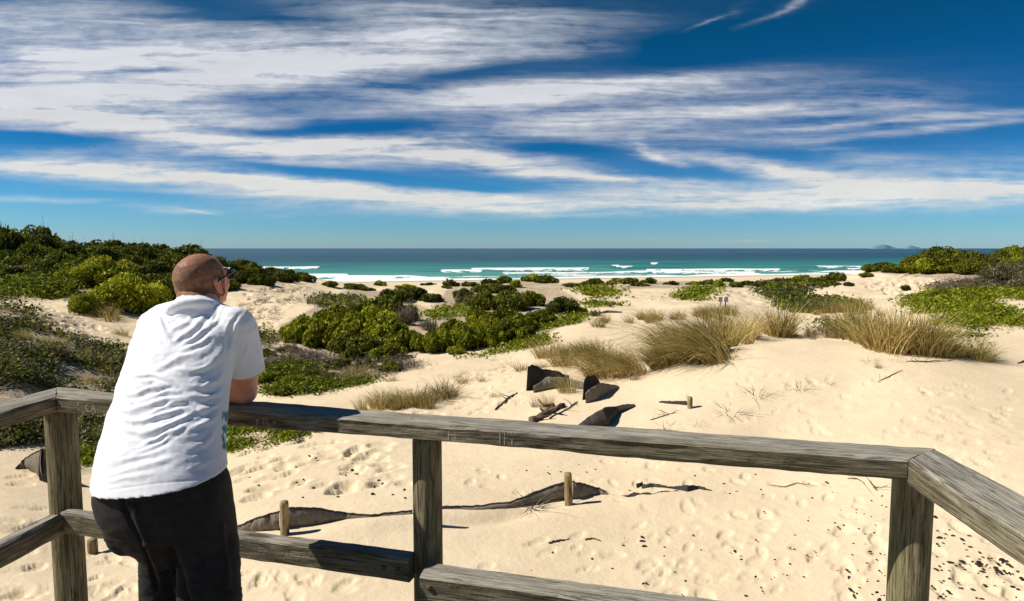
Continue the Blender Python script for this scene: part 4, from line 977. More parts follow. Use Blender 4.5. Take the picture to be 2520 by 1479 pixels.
# banksia cones / seed pods and pebbles on the sand
M['pod'] = mat_plain('seed_pod', (.035, .025, .018), .9, .1, .4, 60)
def pod_mesh(seed):
    r = np.random.default_rng(seed); bm = bmesh.new(); bmesh.ops.create_icosphere(bm, subdivisions=2, radius=1)
    for v in bm.verts: v.co = v.co * (1 + r.uniform(-.22, .22)); v.co.x *= 1.35; v.co.z *= .75
    me = bpy.data.meshes.new('seed_pod'); bm.to_mesh(me); bm.free(); me.materials.append(M['pod']); return me
PM = [pod_mesh(i) for i in range(4)]
def pods(poly, n, size, label, group, seed, bias=None):
    r = random.Random(seed); xs = [p[0] for p in poly]; vs = [p[1] for p in poly]; m = 0
    while m < n:
        u, v = r.uniform(min(xs), max(xs)), r.uniform(min(vs), max(vs))
        if not inpoly(np.array(u), np.array(v), poly): continue
        g = hit(u, v)[0]; o = bpy.data.objects.new('seed_pod', r.choice(PM)); link(o); s = r.uniform(*size) * (1.5 if r.random() < .12 else 1)
        o.location = (g[0], g[1], g[2] + s * .4); o.scale = (s * r.uniform(.8, 1.6), s, s); o.rotation_euler = (0, 0, r.uniform(0, 6.3)); tag(o, label, 'seed pod', group); m += 1
pods([(2290,1390),(2480,1370),(2519,1420),(2519,1479),(2290,1479)], 48, (.006, .014), 'dark seed pod in the dense litter beyond the end post', 'seed pods beyond the end post', 1)
pods([(2300,1270),(2460,1360),(2500,1420),(2300,1400)], 36, (.006, .012), 'small dark pod scattered between end post and return rail', 'seed pods by the return rail', 2)
pods([(2090,1360),(2180,1350),(2180,1479),(2060,1479)], 30, (.005, .011), 'dark seed pod scattered against the end post', 'seed pods against the end post', 3)
pods([(1980,1250),(2180,1200),(2185,1400),(1980,1420),(1850,1479),(1900,1350)], 46, (.005, .010), 'small dark pod on the trampled sand', 'seed pods on the trampled sand', 4)
pods([(1250,1350),(1850,1290),(1950,1479),(1300,1479)], 32, (.006, .011), 'single dark speck of a pod on open sand', 'sparse pods on open sand', 5)
pods([(560,1110),(1010,1120),(1010,1230),(620,1240)], 22, (.009, .016), 'tiny dark pod between the footprints', 'pods among the footprints', 6)
pods([(1100,1150),(1380,1120),(2100,1190),(1980,1280),(1500,1200)], 30, (.007, .013), 'sparse dark pod under the handrail', 'pods under the handrail', 7)
# ------------------------------------------------------------------ the man leaning on the rail
def capsule(p0, r0, p1, r1, n=18, k=5):
    p0, p1 = np.array(p0, float), np.array(p1, float); d = p1 - p0; L = np.linalg.norm(d) + 1e-9; d /= L
    a = np.linspace(-math.pi / 2, 0, k); b = np.linspace(0, math.pi / 2, k)
    pts = [p0 + d * r0 * math.sin(t) for t in a] + [p1 + d * r1 * math.sin(t) for t in b]
    rad = [max(r0 * math.cos(t), r0 * .03) for t in a] + [max(r1 * math.cos(t), r1 * .03) for t in b]
    T_ = np.tile(d, (len(pts), 1)); up = np.array([0, 0, 1.]) if abs(d[2]) < .9 else np.array([1., 0, 0])
    s = np.cross(d, up); s /= np.linalg.norm(s); w = np.cross(s, d); an = np.arange(n) / n * 2 * math.pi
    V = np.concatenate([p + r * (np.cos(an)[:, None] * s + np.sin(an)[:, None] * w) for p, r in zip(pts, rad)])
    q = [(i * n + j, i * n + (j + 1) % n, (i + 1) * n + (j + 1) % n, (i + 1) * n + j) for i in range(len(pts) - 1) for j in range(n)]
    m = len(pts); return V, [np.array(q), np.array([list(range(n))[::-1], [(m - 1) * n + j for j in range(n)]])]
def ellip(c, r, R=None, n=24, k=14):
    th = np.linspace(.03, math.pi - .03, k); an = np.arange(n) / n * 2 * math.pi
    V = np.stack([np.sin(th)[:, None] * np.cos(an), np.sin(th)[:, None] * np.sin(an), np.cos(th)[:, None] + 0 * an], -1).reshape(-1, 3) * np.array(r)
    if R is not None: V = V @ np.asarray(R).T
    q = [(i * n + j, (i + 1) * n + j, (i + 1) * n + (j + 1) % n, i * n + (j + 1) % n) for i in range(k - 1) for j in range(n)]
    return V + np.array(c), [np.array(q), np.array([list(range(n)), [(k - 1) * n + j for j in range(n)][::-1]])]
def loft(rings, n=48):
    """rings: (v, uL, uR, depth, half depth front/back, drop of the left side in m)"""
    Vs = []; an = np.arange(n) / n * 2 * math.pi
    for (v, uL, uR, y, b, tl) in rings:
        c = P((uL + uR) / 2, v, y); c[2] = P((uL + uR) / 2, v, y - b * .62 * smooth(800, 950, v))[2]; dpt = y * CP - c[2] * SP
        xl, xr = (uL - CX) / F * dpt, (uR - CX) / F * dpt; w = (xr - xl) / 2; cx = (xl + xr) / 2
        ca, sa = np.cos(an), np.sin(an); e = .88
        ca2 = np.sign(ca) * np.abs(ca) ** e; sa2 = np.sign(sa) * np.abs(sa) ** e
        Vs.append(np.stack([cx + w * ca2, y + b * sa2 - .03 * ca2, c[2] + tl * ca2], 1))
    V = np.concatenate(Vs); m = len(Vs)
    q = [(i * n + j, (i + 1) * n + j, (i + 1) * n + (j + 1) % n, i * n + (j + 1) % n) for i in range(m - 1) for j in range(n)]
    return V, [np.array(q), np.array([list(range(n)), [(m - 1) * n + j for j in range(n)][::-1]])]
def remesh(parts, voxel, it=6):
    V, Fc = merge(parts); o = npmesh('tmp_remesh', V, Fc)
    bm = bmesh.new(); bm.from_mesh(o.data); bmesh.ops.recalc_face_normals(bm, faces=bm.faces); bm.to_mesh(o.data); bm.free()
    md = o.modifiers.new('r', 'REMESH'); md.mode = 'VOXEL'; md.voxel_size = voxel; md.use_smooth_shade = True
    sm = o.modifiers.new('s', 'SMOOTH'); sm.factor = .5; sm.iterations = it
    dg = bpy.context.evaluated_depsgraph_get(); me = bpy.data.meshes.new_from_object(o.evaluated_get(dg))
    bpy.data.objects.remove(o)
    n = len(me.vertices); V = np.zeros(n * 3, np.float32); me.vertices.foreach_get('co', V); N = np.zeros(n * 3, np.float32); me.vertices.foreach_get('normal', N)
    return me, V.reshape(-1, 3).astype(float), N.reshape(-1, 3).astype(float)
def setV(me, V):
    me.vertices.foreach_set('co', np.ascontiguousarray(V, dtype=np.float32).ravel()); me.update()
def finish(name, me, mat, parent):
    me.name = name; me.materials.clear(); me.materials.append(mat)
    me.polygons.foreach_set('use_smooth', np.ones(len(me.polygons), bool))
    o = bpy.data.objects.new(name, me); return link(o, parent)
man = empty('person', (0, 0, 0)); man.location = (-1.08, 2.05, -1.65)
tag(man, 'heavy set man in white t-shirt, black trousers and sunglasses leaning on the handrail', 'person')
def own(o): o.parent = man; o.matrix_parent_inverse = Matrix.Translation(-Vector((-1.08, 2.05, -1.65))); return o

# head frame
PHI, UPP = math.radians(20), math.radians(14)
hf = np.array([math.sin(PHI) * math.cos(UPP), math.cos(PHI) * math.cos(UPP), math.sin(UPP)])
hr_ = np.array([math.cos(PHI), -math.sin(PHI), 0]); hu = np.cross(hr_, hf)
HS = .96; HC = P(495, 690, 2.42)
def hp(a, b, c): return HC + HS * (a * hr_ + b * hf + c * hu)
HR_ = np.stack([hr_, hf, hu], 1)
def hell(c, r): return ellip(hp(*c), np.array(r) * HS, HR_)
def hcap(a, ra, b, rb): return capsule(hp(*a), ra * HS, hp(*b), rb * HS)
shR, shL = P(582, 806, 2.32), P(388, 806, 2.46)
elR = P(603, 966, 2.462); elL = P(405, 966, 2.60)
elR[2] = -.552; elL[2] = -.552
wrR, wrL = elR + np.array([-.20, .045, -.012]), elL + np.array([.115, -.0, -.012])
nb = P(488, 765, 2.36)
body = [hell((0, -.004, .016), (.083, .103, .088)), hell((0, -.05, -.012), (.068, .052, .062)), hell((0, .034, 0), (.070, .066, .072)), hell((0, .046, -.05), (.057, .052, .066)), hell((0, .068, -.096), (.028, .026, .022)),
        hcap((0, .096, -.004), .010, (0, .120, -.036), .015), hell((0, .084, .014), (.054, .020, .014)), hell((.036, .064, -.036), (.026, .028, .026)), hell((-.036, .064, -.036), (.026, .028, .026)),
        hell((0, .092, -.064), (.022, .012, .007)), hell((0, .090, -.074), (.018, .012, .007)), hell((.032, .082, -.002), (.014, .014, .011)), hell((-.032, .082, -.002), (.014, .014, .011)),
        hell((.084, -.004, -.018), (.009, .020, .033)), hell((-.084, -.004, -.018), (.009, .020, .033)), hell((.087, -.012, -.006), (.010, .016, .020)), hell((-.087, -.012, -.006), (.010, .016, .020)), hell((.084, .002, -.044), (.008, .010, .012)), hell((-.084, .002, -.044), (.008, .010, .012)),
        capsule(hp(0, -.03, -.05), .070, nb, .080), capsule(hp(0, .0, -.06), .05, nb, .07)]
ch = P(445, 870, 2.33); be = P(410, 1050, 2.15); pe = P(400, 1240, 2.05)
body += [capsule(nb, .06, ch, .10), capsule(ch, .105, be, .115), capsule(be, .115, pe, .12), capsule(shL, .055, shR, .055)]
def arm(sh, el, wr, fwd, up_):
    pr = [capsule(sh, .060, el + np.array([0, -.012, .055]), .054), capsule(el + np.array([0, -.012, .055]), .054, el, .045), capsule(el, .045, el * .6 + wr * .4 + np.array([0, 0, .008]), .046), capsule(el * .6 + wr * .4 + np.array([0, 0, .008]), .046, wr, .031)]
    d = (wr - el); d[2] = 0; d /= np.linalg.norm(d); s = np.array([-d[1], d[0], 0]) * fwd; u_ = np.array([0, 0, 1.])
    kn = wr + d * .085
    pr += [capsule(wr, .029, wr + d * .05, .026)]
    for i, (o_, L) in enumerate(((-.030, .074), (-.010, .084), (.010, .078), (.029, .062))):
        b0 = kn + s * o_ + u_ * .012 * (1 - abs(i - 1.3) * .3); pr.append(capsule(wr + d * .015 + s * o_ * .6, .015, b0, .0125))
        m1 = b0 + d * L * .45 - u_ * .010; m2 = m1 + d * L * .24 - u_ * .020; m3 = m2 + d * L * .06 - u_ * .020
        pr += [capsule(b0, .0105, m1, .0098, 10, 4), capsule(m1, .0098, m2, .009, 10, 4), capsule(m2, .009, m3, .008, 10, 4)]
    t0 = wr + d * .02 - s * .022; t1 = t0 + d * .035 - s * .025 - u_ * .006; t2 = t1 + d * .032 - s * .002 - u_ * .010
    pr += [capsule(t0, .017, t1, .0125, 10, 4), capsule(t1, .0125, t2, .0095, 10, 4)]
    return pr
body += arm(shR, elR, wrR, -1, 1) + arm(shL, elL, wrL, 1, 1)
# legs inside the trousers, down to the ankles
hipL, hipR = P(408, 1310, 2.12), P(512, 1310, 2.02)
knL, knR = P(409, 1500, 2.14), P(519, 1500, 2.00)
anL, anR = np.array([knL[0] - .01, 2.08, -1.54]), np.array([knR[0] + .0, 1.96, -1.54])
for a, b, c in ((hipL, knL, anL), (hipR, knR, anR)): body += [capsule(pe, .10, a, .075), capsule(a, .075, b, .055), capsule(b, .055, (b + c) / 2 + np.array([0, -.01, .05]), .052), capsule((b + c) / 2 + np.array([0, -.01, .05]), .052, c, .038)]
me, V, N = remesh(body, .0048, 5)
q = (V - HC) / HS; la, lb, lc = q @ hr_, q @ hf, q @ hu
fine = (fbm(V[:, 0] * 60 + V[:, 2] * 30, V[:, 1] * 60 - V[:, 2] * 45, 3, 2) - .5)
V += N * (fine * .0012)[:, None]
# ear hollow
for sg_ in (1, -1):
    e = np.exp(-(((lb + .000) / .011) ** 2 + ((lc + .018) / .019) ** 2)) * smooth(.084, .090, sg_ * la); V -= N * (e * .007 * HS)[:, None]
setV(me, V)
hairm = smooth(.055, -.005, lb + .25 * (lc - .03) * 0 - .0) * 1.0
# stubble grows on the back and sides above the nape; the crown is thin
back_side = smooth(.062, .035, lb) * smooth(-.085, -.06, lc) * smooth(-.16, -.10, lc)
crown = smooth(.045, .085, lc) * .5
st_ = np.clip(back_side - crown, 0, 1) * (1 - smooth(.082, .09, np.abs(la)) * smooth(-.06, -.03, -np.abs(lc + .02)))
st_ *= (np.linalg.norm(q, axis=1) < .16)
at = me.attributes.new('stubble', 'FLOAT', 'POINT'); at.data.foreach_set('value', st_.astype(np.float32))
at = me.attributes.new('ear_backlight', 'FLOAT', 'POINT'); at.data.foreach_set('value', (np.exp(-(((np.abs(la) - .088) / .012) ** 2 + (lb / .03) ** 2 + ((lc + .018) / .045) ** 2))).astype(np.float32))  # sun glowing through the ears, painted into the skin colour as red
def mat_skin():
    m, nt, b = material('skin'); co = objco(nt)
    n1 = nt.noise(co, 38, 4, .65); n2 = nt.noise(co, 9, 3, .6)
    c = nt.ramp(n2, [(.3, (.54, .225, .145)), (.7, (.70, .34, .235))]); c = nt.mix(nt.ramp(n1, [(.5, 0), (.75, .35)]), c, (.36, .13, .08))
    fl = nt.new('ShaderNodeAttribute', attribute_name='ear_backlight').outputs['Fac']; c = nt.mix(nt.math('MULTIPLY', fl, .6), c, (.55, .12, .07))
    nt.put(b.inputs['Base Color'], c); b.inputs['Roughness'].default_value = .5; b.inputs['Specular IOR Level'].default_value = .35
    b.inputs['Subsurface Weight'].default_value = .12; b.inputs['Subsurface Radius'].default_value = (.02, .008, .004); b.inputs['Subsurface Scale'].default_value = .5
    nt.put(b.inputs['Normal'], nt.bump(nt.noise(co, 260, 3, .6), .35, .001)); return m
M['skin'] = mat_skin()
bd = own(finish('body', me, M['skin'], None))
# cropped hair: a cap lifted a hair's breadth off the scalp, cut to the hairline
def mat_hair():
    m, nt, b = material('cropped_hair'); co = objco(nt)
    a = nt.new('ShaderNodeAttribute', attribute_name='stubble').outputs['Fac']
    n = nt.noise(co, 190, 3, .75); n2 = nt.noise(co, 60, 4, .7)
    c = nt.ramp(n2, [(.3, (.13, .052, .026)), (.7, (.36, .17, .085))]); nt.put(b.inputs['Base Color'], c); b.inputs['Roughness'].default_value = .7
    k = nt.math('ADD', nt.math('MULTIPLY', a, .95), nt.math('MULTIPLY_ADD', n, .9, -.55)); nt.put(b.inputs['Alpha'], nt.ramp(k, [(.2, 0), (.55, .95)]))
    nt.put(b.inputs['Normal'], nt.bump(nt.noise(co, 240, 3, .7), 1.0, .004)); return m
M['hair'] = mat_hair()
mh = me.copy(); bm = bmesh.new(); bm.from_mesh(mh); ly = bm.verts.layers.float.get('stubble')
bmesh.ops.delete(bm, geom=[f for f in bm.faces if max(v[ly] for v in f.verts) < .03], context='FACES')
for v in bm.verts: v.co += v.normal * .0016
bm.to_mesh(mh); bm.free(); own(finish('hair', mh, M['hair'], None))

# white t-shirt
TR = [(772, 379, 566, 2.375, .085, 0), (785, 351, 592, 2.36, .11, 0), (810, 334, 598, 2.34, .13, 0), (850, 321, 594, 2.31, .145, 0), (900, 311, 578, 2.27, .155, 0), (950, 299, 566, 2.23, .16, 0), (1000, 285, 561, 2.18, .165, 0),
      (1050, 270, 556, 2.13, .17, 0), (1100, 255, 553, 2.09, .175, .004), (1150, 244, 552, 2.05, .178, .012), (1180, 239, 553, 2.035, .180, .018), (1207, 236, 556, 2.02, .183, .025)]
ax = P(607, 912, 2.385); hem_d = ax - shR; hem_d /= np.linalg.norm(hem_d)
shirt = [loft(TR), tube([shR + np.array([0, 0, .0]), shR * .5 + ax * .5, ax], [.070, .070, .0665], 24), capsule(shR, .069, shR - hem_d * .01, .067),
         tube([shL, shL * .45 + (elL + np.array([0, 0, .06])) * .55], [.070, .066], 20), capsule(shL, .072, shL + np.array([0, 0, -.01]), .07),
         capsule(P(404, 792, 2.42), .068, P(468, 770, 2.39), .060), capsule(P(560, 795, 2.33), .062, P(500, 775, 2.37), .060), capsule(P(470, 768, 2.38), .062, P(505, 772, 2.37), .060)]
# collar
nc = P(486, 757, 2.375); nd = hp(0, -.03, -.05) - nb; nd /= np.linalg.norm(nd); nd = nd * .75 + np.array([.1, .05, .65]) * .5; nd /= np.linalg.norm(nd)
s1 = np.cross(nd, [0, 1, 0]); s1 /= np.linalg.norm(s1); s2 = np.cross(s1, nd)
for rz_, rr2, of in ((.092, .018, -.022), (.086, .012, -.008), (.083, .006, .004)):
    pts = [nc + nd * of + rz_ * (math.cos(a) * s1 + math.sin(a) * s2) for a in np.linspace(0, 2 * math.pi, 28)]
    shirt.append(tube(pts, rr2, 10))
shirt.append(capsule(nc - nd * .05, .085, nc - nd * .02, .088))
me, V, N = remesh(shirt, .0042, 5)
U_, V_ = proj(V[:, 0], V[:, 1], V[:, 2]); facing = smooth(.0, -.45, N[:, 1])
def cr(x, y): return (x * .4424 + 192.4, y * .4424 + 596.6)
FOLDS = [  # centre lines measured in the photo: points, ridge width px, height m
 ([(450,360),(455,430),(480,505),(525,570)], 7, .0085), ([(478,345),(470,380),(482,410)], 4, .004), ([(700,345),(690,420),(640,480),(560,535),(520,560)], 8, .0100), ([(560,400),(520,430),(480,445)], 5, .005),
 ([(640,400),(600,450),(540,480),(500,500)], 5, .006), ([(770,365),(740,430),(690,490),(620,545),(540,580)], 6, .0085), ([(800,370),(770,430),(720,480),(650,530)], 5, .007), ([(745,515),(680,560),(600,590),(540,600)], 7, .007),
 ([(720,330),(745,350),(750,380)], 4, .005), ([(640,620),(560,640),(480,690),(430,700)], 8, .0075), ([(820,560),(780,640),(700,690),(600,700)], 10, .006), ([(760,670),(700,700),(620,720),(540,700)], 7, .006),
 ([(300,745),(350,735),(420,740),(480,760),(545,800)], 7, .008), ([(320,775),(400,770),(470,785),(530,820)], 5, .006), ([(250,850),(330,845),(400,815),(450,800),(500,800)], 7, .009), ([(240,885),(330,890),(420,860),(490,830),(560,830)], 6, .008),
 ([(215,930),(290,940),(380,905),(460,880),(560,870),(620,880)], 8, .010), ([(225,965),(300,1000),(400,985),(480,955),(560,930),(640,925)], 7, .010), ([(400,950),(470,920),(540,890),(600,890)], 5, .006),
 ([(250,1035),(340,1060),(420,1045),(500,1015),(600,965),(640,940)], 8, .010), ([(330,1020),(420,1010),(500,985),(580,950)], 5, .006), ([(340,1140),(400,1105),(470,1070),(560,1035),(600,1020)], 7, .008), ([(300,1180),(380,1150),(470,1110),(540,1060)], 6, .005),
 ([(830,700),(790,760),(700,800),(620,800)], 8, .006), ([(838,780),(780,840),(700,860),(600,850)], 7, .007), ([(835,850),(780,900),(700,930),(640,940)], 7, .007), ([(830,930),(760,980),(690,1010),(600,1050)], 8, .006),
 ([(200,1225),(300,1200),(420,1170),(520,1130)], 7, .004), ([(180,1290),(300,1255),(420,1230),(540,1190)], 8, .004), ([(140,1340),(260,1310),(400,1290)], 7, .003), ([(800,1000),(760,1060),(700,1120),(600,1160)], 9, .005),
 ([(900,420),(870,500),(850,580),(845,650)], 6, .005), ([(960,560),(930,620),(900,700)], 7, .004), ([(905,400),(860,440),(830,520),(822,620)], 5, -.005), ([(825,640),(830,700),(840,745)], 4, -.006)]
D = np.zeros(len(V))
wob = (vnoise(U_ / 16, V_ / 16, 5) - .5) * 9
for pts, wdt, amp in FOLDS:
    pl = np.array([cr(*p) for p in pts]); best = np.full(len(V), 1e9); tt = np.zeros(len(V)); sgd = np.zeros(len(V)); n = len(pl) - 1
    for i in range(n):
        a, b = pl[i], pl[i + 1]; e = b - a; L2 = e @ e; px, py = U_ - a[0], V_ + wob * .4 - a[1]
        t = np.clip((px * e[0] + py * e[1]) / L2, 0, 1); d = np.hypot(px - t * e[0], py - t * e[1])
        sgn = np.sign(px * e[1] - py * e[0]); m = d < best; best[m] = d[m]; tt[m] = ((i + t) / n)[m]; sgd[m] = sgn[m]
    tap = np.clip(np.sin(np.clip(tt, .02, .98) * math.pi), 0, 1) ** .6
    w_ = wdt * .78 * (.8 + .5 * vnoise(tt * 6, tt * 0 + wdt, 9))
    D += amp * .72 * tap * (np.exp(-(best / w_) ** 2) - .45 * np.exp(-((best - w_ * 1.9) / (w_ * .9)) ** 2))
rx, ry = (U_ * .93 + V_ * .36) / 46, (-U_ * .36 + V_ * .93) / 9.5
rid = 1 - np.abs(2 * fbm(rx + 2.2 * fbm(U_ / 60, V_ / 60, 2), ry, 12, 3) - 1)
zone = smooth(870, 930, V_) * smooth(1130, 1060, V_) * .7 + .25
D += (rid - .75) * .0018 * zone + (1 - np.abs(2 * fbm(rx * 2.3 + 5, ry * 2.1, 33, 2) - 1) - .7) * .0016
D += (fbm(U_ / 60 + V_ / 160, V_ / 34, 15, 2) - .5) * .010
hemk = smooth(14, 3, np.abs(V_ - np.interp(U_, [229, 380, 556], [1226, 1204, 1188]))) * 0
hb = np.interp(U_, [229, 380, 556], [1224, 1202, 1188]); D *= .25 + .75 * smooth(6, 40, hb - V_)
V2 = V + N * (D * facing)[:, None]
zz = fbm(V[:, 0] * 9 + 3, V[:, 2] * 22, 8, 3) - .5
V2 += N * (zz * .004 * (1 - facing))[:, None]
# hem stitching line and sleeve hem
hl = np.interp(U_, [229, 380, 556], [1212, 1190, 1174]); V2 -= N * (.0016 * np.exp(-((V_ - hl) / 2.2) ** 2))[:, None]
ds_ = (V - ax) @ hem_d; dr2 = np.linalg.norm(V - ax - ds_[:, None] * hem_d, axis=1)
V2 -= N * (.0018 * np.exp(-((ds_ + .022) / .003) ** 2) * (dr2 < .09))[:, None]
setV(me, V2)
pr = smooth(546, 551, U_ + (vnoise(V_ / 9, V_ * 0, 3) - .5) * 8) * smooth(1006, 1018, V_) * smooth(1112, 1100, V_) * (V[:, 1] > 1.9) * smooth(900, 800, U_)
at = me.attributes.new('print', 'FLOAT', 'POINT'); at.data.foreach_set('value', pr.astype(np.float32))
def mat_shirt():
    m, nt, b = material('white_cotton'); co = objco(nt)
    p = nt.new('ShaderNodeAttribute', attribute_name='print').outputs['Fac']
    pc = nt.ramp(nt.noise(co, 34, 3), [(.42, (.02, .16, .30)), (.55, (.05, .34, .38)), (.62, (.8, .8, .8))])
    c = nt.mix(p, (.77, .775, .83), pc); nt.put(b.inputs['Base Color'], c); b.inputs['Roughness'].default_value = .9; b.inputs['Specular IOR Level'].default_value = .15
    b.inputs['Sheen Weight'].default_value = .15
    nt.put(b.inputs['Normal'], nt.bump(nt.noise(co, 900, 2, .5), .15, .0006)); return m
M['shirt'] = mat_shirt(); own(finish('t_shirt', me, M['shirt'], None))

# trousers
PR = [(1178, 243, 548, 2.04, .165, .015), (1215, 238, 560, 2.03, .172, .012), (1250, 237, 568, 2.03, .175, .01), (1285, 243, 574, 2.03, .172, 0), (1320, 264, 579, 2.04, .165, 0), (1350, 292, 583, 2.05, .15, 0), (1385, 330, 585, 2.06, .12, 0)]
def leg(h, k, a, r0, r1, r2): return [tube([h + np.array([0, 0, .06]), h, (h + k) / 2, k, (k + a) / 2, a + np.array([0, 0, -.02])], [r0 * .9, r0, (r0 + r1) / 2, r1, (r1 + r2) / 2, r2], 26)]
pants = [loft(PR)] + leg(P(412, 1340, 2.12), knL, anL, .088, .084, .072) + leg(P(506, 1340, 2.02), P(519, 1500, 1.99), anR, .100, .094, .078) + [ellip(P(330, 1290, 2.02), (.085, .09, .10)), ellip(P(450, 1300, 1.99), (.10, .09, .11))]
me, V, N = remesh(pants, .006, 7)
U_, V_ = proj(V[:, 0], V[:, 1], V[:, 2]); fc = smooth(.1, -.4, N[:, 1])
D = (1 - np.abs(2 * fbm(U_ / 50 + .4 * V_ / 30, V_ / 15, 41, 3) - 1) - .7) * .006 * smooth(1280, 1350, V_) + (fbm(U_ / 40, V_ / 30, 44, 2) - .5) * .006
def groove(pts, w, amp):
    pl = np.array(pts, float); best = np.full(len(V), 1e9)
    for i in range(len(pl) - 1):
        a, b = pl[i], pl[i + 1]; e = b - a; t = np.clip(((U_ - a[0]) * e[0] + (V_ - a[1]) * e[1]) / (e @ e), 0, 1); best = np.minimum(best, np.hypot(U_ - a[0] - t * e[0], V_ - a[1] - t * e[1]))
    return amp * np.exp(-(best / w) ** 2)
D -= groove([(300, 1210), (302, 1245), (318, 1280), (345, 1330), (368, 1385), (385, 1450)], 4.5, .012) * fc
D += groove([(330, 1250), (352, 1310), (378, 1370), (400, 1420)], 9, .009) * fc
D += groove([(350, 1338), (400, 1330)], 5, .008) * fc + groove([(545, 1290), (552, 1350), (560, 1430)], 6, .008) * fc - groove([(318, 1238), (380, 1232)], 3, .004) * fc
D -= groove([(420, 1360), (440, 1420), (455, 1479)], 12, .02) * fc
setV(me, V + N * D[:, None])
M['trousers'] = mat_plain('black_trousers', (.020, .018, .019), .8, .2, .3, 30, .4, 500, .0008)
own(finish('trousers', me, M['trousers'], None))
fw = np.array([math.sin(.75), math.cos(.75), 0])
for a in (anL, anR):
    c = a + fw * .05; c[2] = -1.60; Rz = np.stack([np.array([fw[1], -fw[0], 0]), fw, [0, 0, 1]], 1)
    me, V, N = remesh([ellip(c, (.052, .15, .045), Rz), ellip(c - fw * .06 + np.array([0, 0, .02]), (.046, .07, .06), Rz), ellip(c + np.array([0, 0, -.02]), (.054, .152, .03), Rz)], .008, 3)
    V[:, 2] = np.maximum(V[:, 2], -1.6495); setV(me, V); own(finish('shoe', me, mat_plain('dark_shoe', (.05, .045, .04), .6, .3), None))
# sunglasses
M['plastic'] = mat_plain('black_plastic', (.012, .012, .014), .25, .5, .1)
gp = []
for s_ in (1, -1):
    gp.append(tube([hp(s_ * .091, -.020, -.016), hp(s_ * .093, -.008, .002), hp(s_ * .092, .03, .008), hp(s_ * .084, .075, .012), hp(s_ * .070, .104, .013)], [.003, .0036, .004, .0048, .0062], 8))
gp.append(tube([hp(.070, .104, .014), hp(.035, .116, .018), hp(0, .120, .016), hp(-.035, .116, .018), hp(-.070, .104, .014)], .0042, 8))
gp.append(tube([hp(.070, .104, .012), hp(.062, .104, -.018), hp(.034, .110, -.026), hp(.012, .115, -.008), hp(0, .121, .008)], .0028, 8))
gp.append(tube([hp(-.070, .104, .012), hp(-.062, .104, -.018), hp(-.034, .110, -.026), hp(-.012, .115, -.008), hp(0, .121, .008)], .0028, 8))
V, Fc = merge(gp); gl = own(npmesh('sunglasses', V, Fc, M['plastic']))
for s_ in (1, -1):
    V, Fc = ellip(hp(s_ * .038, .109, -.003), np.array([.031, .004, .021]) * HS, HR_); npmesh('lens', V, Fc, M['plastic'], gl)
# ------------------------------------------------------------------ camera, sun, sky
cam = bpy.data.cameras.new('camera'); co_ = bpy.data.objects.new('camera', cam); link(co_)
cam.sensor_width = 36; cam.lens = 36 * F / 2519; cam.clip_start = .05; cam.clip_end = 200000
co_.rotation_euler = (math.pi / 2 - PITCH, 0, 0)
bpy.context.scene.camera = co_
EL, AZB = math.radians(44), math.radians(4)            # the sun stands to the left, a little behind the camera
sd = Vector((-math.cos(AZB) * math.cos(EL), -math.sin(AZB) * math.cos(EL), math.sin(EL)))
sl = bpy.data.lights.new('sun', 'SUN'); sl.energy = 4.6; sl.angle = math.radians(.5); sl.color = (1, .935, .82)
so = bpy.data.objects.new('sun', sl); link(so); so.rotation_euler = sd.to_track_quat('Z', 'Y').to_euler(); so.location = (-20, -4, 20)
W = bpy.data.worlds.new('World'); bpy.context.scene.world = W; W.use_nodes = True
nt = NT(W.node_tree); bg = W.node_tree.nodes['Background']
sky = nt.new('ShaderNodeTexSky', sky_type='NISHITA'); sky.sun_disc = False; sky.sun_elevation = EL
sky.sun_rotation = math.atan2(sd.x, sd.y); sky.air_density = 1.0; sky.dust_density = .3; sky.ozone_density = 3.0; sky.altitude = 10
STR = .1
hs = nt.new('ShaderNodeHueSaturation'); nt.l.new(sky.outputs[0], hs.inputs['Color']); hs.inputs['Saturation'].default_value = 1.25; hs.inputs['Value'].default_value = .8
gm = nt.new('ShaderNodeGamma'); nt.l.new(hs.outputs[0], gm.inputs[0]); gm.inputs[1].default_value = 1.0
tc = nt.new('ShaderNodeTexCoord').outputs['Generated']
sx = nt.new('ShaderNodeSeparateXYZ'); nt.l.new(tc, sx.inputs[0])
yy = nt.math('MAXIMUM', sx.outputs[1], .12)
gx = nt.math('DIVIDE', sx.outputs[0], yy); gz = nt.math('DIVIDE', sx.outputs[2], yy)
cv = nt.new('ShaderNodeCombineXYZ'); nt.l.new(gx, cv.inputs[0]); nt.l.new(gz, cv.inputs[1])
base = cv.outputs[0]
